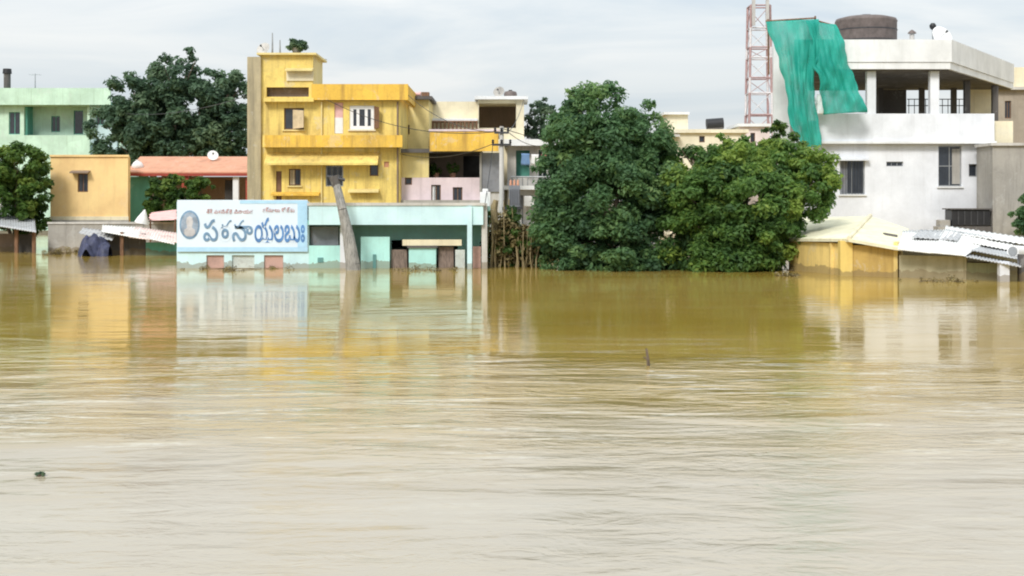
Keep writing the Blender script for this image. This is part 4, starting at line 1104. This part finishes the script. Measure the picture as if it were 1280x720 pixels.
# ================================================================== 7 left bank
Y = 125.0
t = thing('green_house', 'mint green two-storey house with flat roof at the far left', 'building', (X(65, Y), Y, 0))
MB().pwall(-30, 112, 131, 330, Y, .3, [(30, 109, 133, 169), (11, 25, 140, 168)]).build('facade', M['green'], t)
MB().pwall(28, 112, 131, 172, Y + 1.8, .2, [(64, 75, 145, 165), (92, 104, 138, 168)]).build('verandah_wall', M['green'], t)
MB().pb(29, 34, 133, 169, Y + .3, 1.5).build('verandah_pillar', M['green_dark'], t)
window(t, 11, 25, 140, 168, Y, 'green_dark', 'glass', 1)
window(t, 64, 75, 145, 165, Y + 1.8, 'green_dark', 'glass', 1)
window(t, 92, 104, 138, 168, Y + 1.8, 'green_dark', 'glass', 0)
MB().pb(-32, 138, 110, 131, Y - .9, .25).build('roof_parapet', M['green'], t)
MB().box(X(-32, Y), X(138, Y), Y - .65, Y + 9, Z(131, Y), Z(127, Y)).build('roof', M['green_dark'], t)
MB().pwall(112, 146, 131.2, 330, Y + 1, .3, [(120, 130, 140, 156)]).build('side_wing', wall_mat('pale blue wash', (.55, .72, .76), .3, (.25, .36, .36)), t)
window(t, 120, 130, 140, 156, Y + 1, 'green_dark', 'glass', 1)
shell(t, X(-30, Y), X(146, Y), Y + 1.3, Y + 9, ZB, Z(131.2, Y), 'green', roof=False)
b = P(9, 110, Y + 1)
a = thing('chimney_pipe', 'dark upright pipe on the mint green roof at far left', 'pipe', b)
MB().tube(b, P(9, 92, Y + 1), .3, n=12).build('pipe_shaft', M['concrete_dark'], a)
MB().tube(P(9, 92, Y + 1), P(9, 86, Y + 1), .4, .36, 12).build('cap', M['black'], a)
antenna(44, 92, 110, Y + 3, 'thin aerial on the mint green roof right of the dark pipe', elems=4)

Y = 85.0
t = thing('orange_house', 'small apricot orange flat-roofed house with one shaded window', 'building', (X(111, Y), Y, 0))
MB().pwall(63, 160, 196, 400, Y, .25, [(97, 110, 217, 240)]).build('facade', M['orange'], t)
window(t, 97, 110, 217, 240, Y, 'frame_brown', 'glass', 1, grille=True)
sunshade(t, 90, 113, 213, Y, .5, 'brown_wall', .08, .1)
MB().pb(62.5, 160.5, 270.5, 275, Y - .08, .077).build('plinth_band', M['cream'], t)
MB().prism([P(62, 196, Y - .1), P(161, 196, Y - .1), (X(162.5, Y + 5), Y + 5, Z(196, Y)), (X(66, Y + 5), Y + 5, Z(196, Y))], (0, 0, .12)).build('roof_slab', M['orange'], t)
MB().pb(62.3, 160.7, 275.2, 400, Y - .12, .117).build('plinth', M['concrete'], t)
for a_, b_ in ((63, 66), (157, 159)):
    MB().prism([(X(a_, Y), Y + .25, ZB), (X(a_, Y) + .2, Y + .25, ZB), (X(b_, Y + 4.8) + .2, Y + 4.8, ZB), (X(b_, Y + 4.8), Y + 4.8, ZB)], (0, 0, Z(196.2, Y) - ZB)).build('side_wall', M['orange'], t)
MB().box(X(66, Y + 4.8) + .21, X(157, Y + 4.8), Y + 4.6, Y + 4.8, ZB, Z(196.2, Y)).build('rear_wall', M['orange'], t)

Y = 91.0
t = thing('tile_shed', 'long shed with faded salmon tile roof and red oxide post', 'shed', (X(236, Y), Y, 0))
o = MB().prism([(X(160, Y), Y - .6, Z(218, Y)), (X(160, Y), Y + 3, Z(218, Y) + 1.1), (X(160, Y), Y + 3, Z(218, Y) + 1.25), (X(160, Y), Y - .6, Z(218, Y) + .15)], (X(312, Y) - X(160, Y), 0, 0)).build('roof', M['tile'], t)
MB().pb(160, 312, 216.5, 220, Y - .68, .07).build('eave_board', M['red'], t)
MB().pb(160, 187, 221, 400, Y, .15).build('wall', M['green_dark'], t)
MB().pb(187.2, 311, 221, 400, Y + 2.8, .15).build('rear_wall', M['brown_wall'], t)
MB().pb(227, 235, 220, 400, Y - .5, .3).build('post', M['red'], t)
MB().pb(291, 298, 221, 400, Y - .4, .3).build('post', M['white'], t)
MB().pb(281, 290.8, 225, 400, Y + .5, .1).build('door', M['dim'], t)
MB().pb(307, 312, 221, 400, Y - .4, .3).build('post', M['red'], t)
dsh = thing('satellite_dish', 'small white satellite dish on the ridge of the salmon tile roof', 'satellite dish', (X(266, Y + 2), Y + 2, Z(203, Y)))
dish(dsh, (X(266, Y + 2), Y + 2, Z(195, Y + 2)), .36, (.3, -1, .5))
dsh = thing('white_bag', 'pale bundle on the left end of the salmon tile roof', 'bundle', (X(172, Y), Y, Z(213, Y)))
MB().lathe((X(172, Y + .5), Y + .5, Z(213, Y) + .05), [(.2, 0), (.36, .12), (.38, .3), (.26, .48), (.1, .6), (.14, .66)], 14).build('bag', M['cloth_white'], dsh)

Y = 80.0
t = thing('grey_sheet_shelter', 'grey sheet roof shelter on posts standing in water at the left edge', 'shelter', (X(15, Y), Y, 0))
sheetp([P(-40, 276, Y - .5), P(45, 290, Y - .8), P(43, 272, Y + 3), P(-40, 266, Y + 3)], 'sheet_grey', n=26)
for px in (-20, 18, 40):
    MB().pb(px, px + 4, 287, 345, Y, .16).build('post', M['wood'], t)
MB().pb(-40, 42, 292, 345, Y + 2.5, .1).build('rear_wall', M['brown_wall'], t)
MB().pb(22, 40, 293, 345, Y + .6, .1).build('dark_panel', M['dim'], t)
ob = tag(MB().lathe(P(2, 268, Y + 2.2), [(.2, 0), (.3, .2), (.28, .6), (.12, .95), (.16, 1.05)], 12).build('white_sack', M['cloth_white']), 'white sack upright on the grey sheet roof at left edge', 'sack')

Y = 82.0
t = thing('low_wall', 'low grey concrete wall in front of the orange house', 'wall', (X(140, Y), Y, 0))
MB().pb(60, 224, 280, 400, Y, .2).build('wall_body', M['concrete'], t)
MB().pb(59, 225, 277.5, 280, Y - .06, .32).build('coping', M['concrete_pale'], t)

Y = 77.0
t = thing('drowned_stall', 'drowned market stall with crooked white and pinkish roof sheets at left', 'stall', (X(172, Y), Y, 0))
sheetp([P(127, 289, Y - 1), P(172, 297, Y - 1.3), P(178, 284, Y + 1.6), P(128, 281, Y + 1.6)], 'sheet_white', n=14)
sheetp([P(160, 296, Y - 1.2), P(222, 303, Y - 1.5), P(222, 291, Y + 1.4), P(170, 283, Y + 1.5)], 'sheet_pink', n=16)
MB().pb(131, 182, 292, 345, Y, .1).build('wall', M['concrete_dark'], t)
MB().pb(182.2, 221, 303, 345, Y - .3, .1).build('wall', M['green_dark'], t)
MB().pb(150, 154, 290, 345, Y - .9, .12).build('post', M['wood'], t)
Y = 75.5
bt = thing('tarp_bundle', 'low dark blue tarpaulin draped over a heap beside the drowned stall', 'tarpaulin', (X(117, Y), Y, 0))
vs = []; fs = []; n_ = 34; x0_, x1_ = X(99, Y), X(139, Y)
for j in range(n_ + 1):
    for i in range(n_ + 1):
        x = x0_ + (x1_ - x0_) * i / n_; y = Y - .9 + 1.9 * j / n_; h = -.5
        for px, yy, hh, w_ in ((109, .1, 1.05, .42), (118, -.1, 1.2, .36), (126, .2, 1.05, .40), (133, -.2, .75, .34), (113, -.4, .7, .4)):
            d2 = ((x - X(px, Y)) / w_) ** 2 + ((y - Y - yy) / (w_ * 1.3)) ** 2
            h = max(h, -.5 + (hh + .5) * max(0, 1 - d2 * .55) ** .6)
        h += .06 * math.sin(9 * x + 4 * y) + .04 * math.sin(17 * x - 11 * y) + .03 * math.sin(31 * y + 5 * x)
        vs.append((x, y, h))
for j in range(n_):
    for i in range(n_):
        k = j * (n_ + 1) + i; fs.append((k, k + 1, k + n_ + 2, k + n_ + 1))
MB().add(vs, fs, True).build('tarp_cover', M['blue_tarp'], bt)
Y = 81.0
t = thing('pink_canopy', 'faded pink cloth canopy on poles behind the banner end', 'canopy', (X(204, Y), Y, 0))
cloth(14, 8, [(188, 266, Y + 2), (186, 276, Y)], [(221, 262, Y + 2), (222, 275, Y)], 0, 'canopy_cloth', 'cloth_pink', t, .05, 4)
for px in (188, 219):
    MB().tube((X(px, Y), Y, ZB), P(px, 274, Y), .05, n=7).build('pole', M['wood'], t)
t = thing('white_parasol', 'half folded white parasol tilting beside the pink canopy', 'parasol', (X(180, 80.5), 80.5, 0))
MB().tube((X(181, 80.5), 80.5, -1), P(179, 262, 80.5), .03, n=6).build('pole', M['metal'], t)
m_ = Matrix.Translation(P(177, 279, 80.5)) @ Matrix.Rotation(R(14), 4, 'Y')
MB(m_).lathe((0, 0, 0), [(.42, 0), (.34, .22), (.2, .5), (.03, .8)], 12).build('canopy', M['cloth_white'], t)

# debris in the water
rs = random.Random(77)
def clump(px, py, w_, h_, label, cat='debris', mat='leaf_dry', n=160, seed=1, group=None, z=0.02, leaf=.05):
    Yw = F * CAMZ / (py - HOR)
    a = thing('floating_debris', label, cat, (X(px, Yw), Yw, 0), group)
    foliage('plant_litter', M[mat], [(X(px, Yw), Yw, z, w_, w_ * .7, h_)], 14, n, leaf, seed, a, zmin=-.03)
    m = MB()
    for i in range(5):
        q = rs.uniform(0, 6.28); c = Vector((X(px, Yw) + rs.uniform(-.5, .5) * w_, Yw + rs.uniform(-.5, .5) * w_, .015)); d = Vector((math.cos(q), math.sin(q), rs.uniform(0, .1))) * w_ * .6
        m.tube(c - d, c + d, .012, .006, 5)
    m.build('twig', M['bark'], a)
clump(50, 595, .055, .012, 'small dark clump of litter drifting in the near water at left', n=60, seed=21, mat='leaf_far', leaf=.028)
clump(62, 318, 1.1, .22, 'brown raft of plant litter before the orange house', n=900, seed=22)
clump(85, 316, .9, .2, 'muddy tangle of litter left of the blue tarpaulin', n=700, seed=23)
clump(1000, 338, .9, .16, 'strip of litter caught against the ochre shed', n=600, seed=24)
clump(985, 345, .5, .08, 'thin dark drift line of litter just out from the ochre shed', n=320, seed=26)
Yw = F * CAMZ / (457 - HOR)
st = thing('floating_stick', 'short brown stick poking out of the rippled water below the tall tree', 'stick', (X(810, Yw), Yw, 0))
MB().path([(X(812, Yw), Yw, -.4), (X(810, Yw), Yw, .1), P(808, 436, Yw)], [.035, .03, .02], 7).path([(X(810, Yw), Yw, .1), P(804, 446, Yw)], [.02, .01], 6).build('stick_body', M['bark'], st)

# ================================================================== everyday clutter on the houses
def laundry(p, q, items, label, seed):
    """A sagging line with clothes pegged along it."""
    p, q = Vector(p), Vector(q); rs = random.Random(seed)
    t = thing('washing_line', label, 'washing line', p)
    pts = []
    for i in range(11):
        u = i / 10; v = p.lerp(q, u); v.z -= .12 * 4 * u * (1 - u); pts.append(v)
    MB().path(pts, [.01] * 11, 5).build('line', M['black'], t)
    for k, (u, wd, ht, m) in enumerate(items):
        c = p.lerp(q, u); c.z -= .12 * 4 * u * (1 - u); d = (q - p).normalized()
        vs = []; fs = []
        for j in range(7):
            for i in range(7):
                w_ = wd * (1 - .08 * math.sin(j)); v = c + d * (w_ * (i / 6 - .5)); v.z -= ht * j / 6
                v.y += .05 * math.sin(i * 1.7 + k) * j / 6; vs.append(v)
        for j in range(6):
            for i in range(6):
                a = j * 7 + i; fs.append((a, a + 1, a + 8, a + 7))
        o = MB().add(vs, fs, True).build('garment', M[m], t)
        sm = o.modifiers.new('thick', 'SOLIDIFY'); sm.thickness = .012
M['cloth_blue'] = plain_mat('blue cloth', (0.16, 0.27, 0.46), 0.9, 0.15)
M['cloth_maroon'] = plain_mat('maroon cloth', (0.33, 0.07, 0.09), 0.9, 0.15)
laundry(P(646, 190, 83.1), P(700, 191, 83.1), [(.2, .5, .7, 'cloth_blue'), (.42, .45, .6, 'cloth_white'), (.66, .5, .8, 'cloth_maroon')],
        'washing line with three garments across the top storey of the grey slab house', 4)
wire(P(626, 160, 67), P(1000, 178, 74), 1.1, 'long thin wire from the utility pole towards the white building')
# more cables strung over the roofs
wire(P(618.9, 165, Yp - .12), P(404, 122, 77.9), 0.7, 'long wire from the utility pole top to the downpipe of the yellow house')
wire(P(635.1, 165, Yp - .12), P(655, 124, 88), 0.3, 'wire climbing from the utility pole to the cream terrace roof')
wire(P(616.2, 180, Yp - .12), P(606, 256, 62.5), 0.15, 'slack wire dropping from the utility pole to the turquoise roof corner')
wire(P(309, 120, 77.8), P(112, 132, 124), 0.9, 'long wire from the grey stair strip to the mint green house')
# jumbled sheets and boards over the drowned stalls
t = bpy.data.objects['flooded_stall']
sheetp([P(1140, 296, 56.5), P(1196, 300, 55.8), P(1204, 290, 58.3), P(1150, 287, 58.8)], 'sheet_grey', n=9)
sheetp([P(1216, 303, 55.6), P(1262, 312, 54.8), P(1272, 302, 57.5), P(1226, 295, 58)], 'sheet_white', n=9)
vquad(MB(), (X(1190, 53.9), 53.6), (X(1238, 53), 53.1), Z(332, 53.4), Z(327, 53.4), .06).build('plank', M['wood'], t)
t = bpy.data.objects['drowned_stall']
sheetp([P(98, 291, 75.9), P(140, 300, 75.6), P(146, 290, 78), P(104, 284, 78.3)], 'sheet_grey', n=9)
sheetp([P(186, 298, 75.4), P(218, 305, 75.2), P(220, 296, 77.6), P(190, 290, 77.8)], 'sheet_white', n=9)
clump(300, 337, 2.2, .05, 'thin line of scum and litter along the wall under the shop banner', n=500, seed=51)
clump(530, 338, 1.6, .06, 'thin drift of litter before the turquoise counter wall', n=420, seed=52)
clump(1170, 352, 1.4, .07, 'litter drifting along the muddy wall below the white sheets', n=420, seed=53)
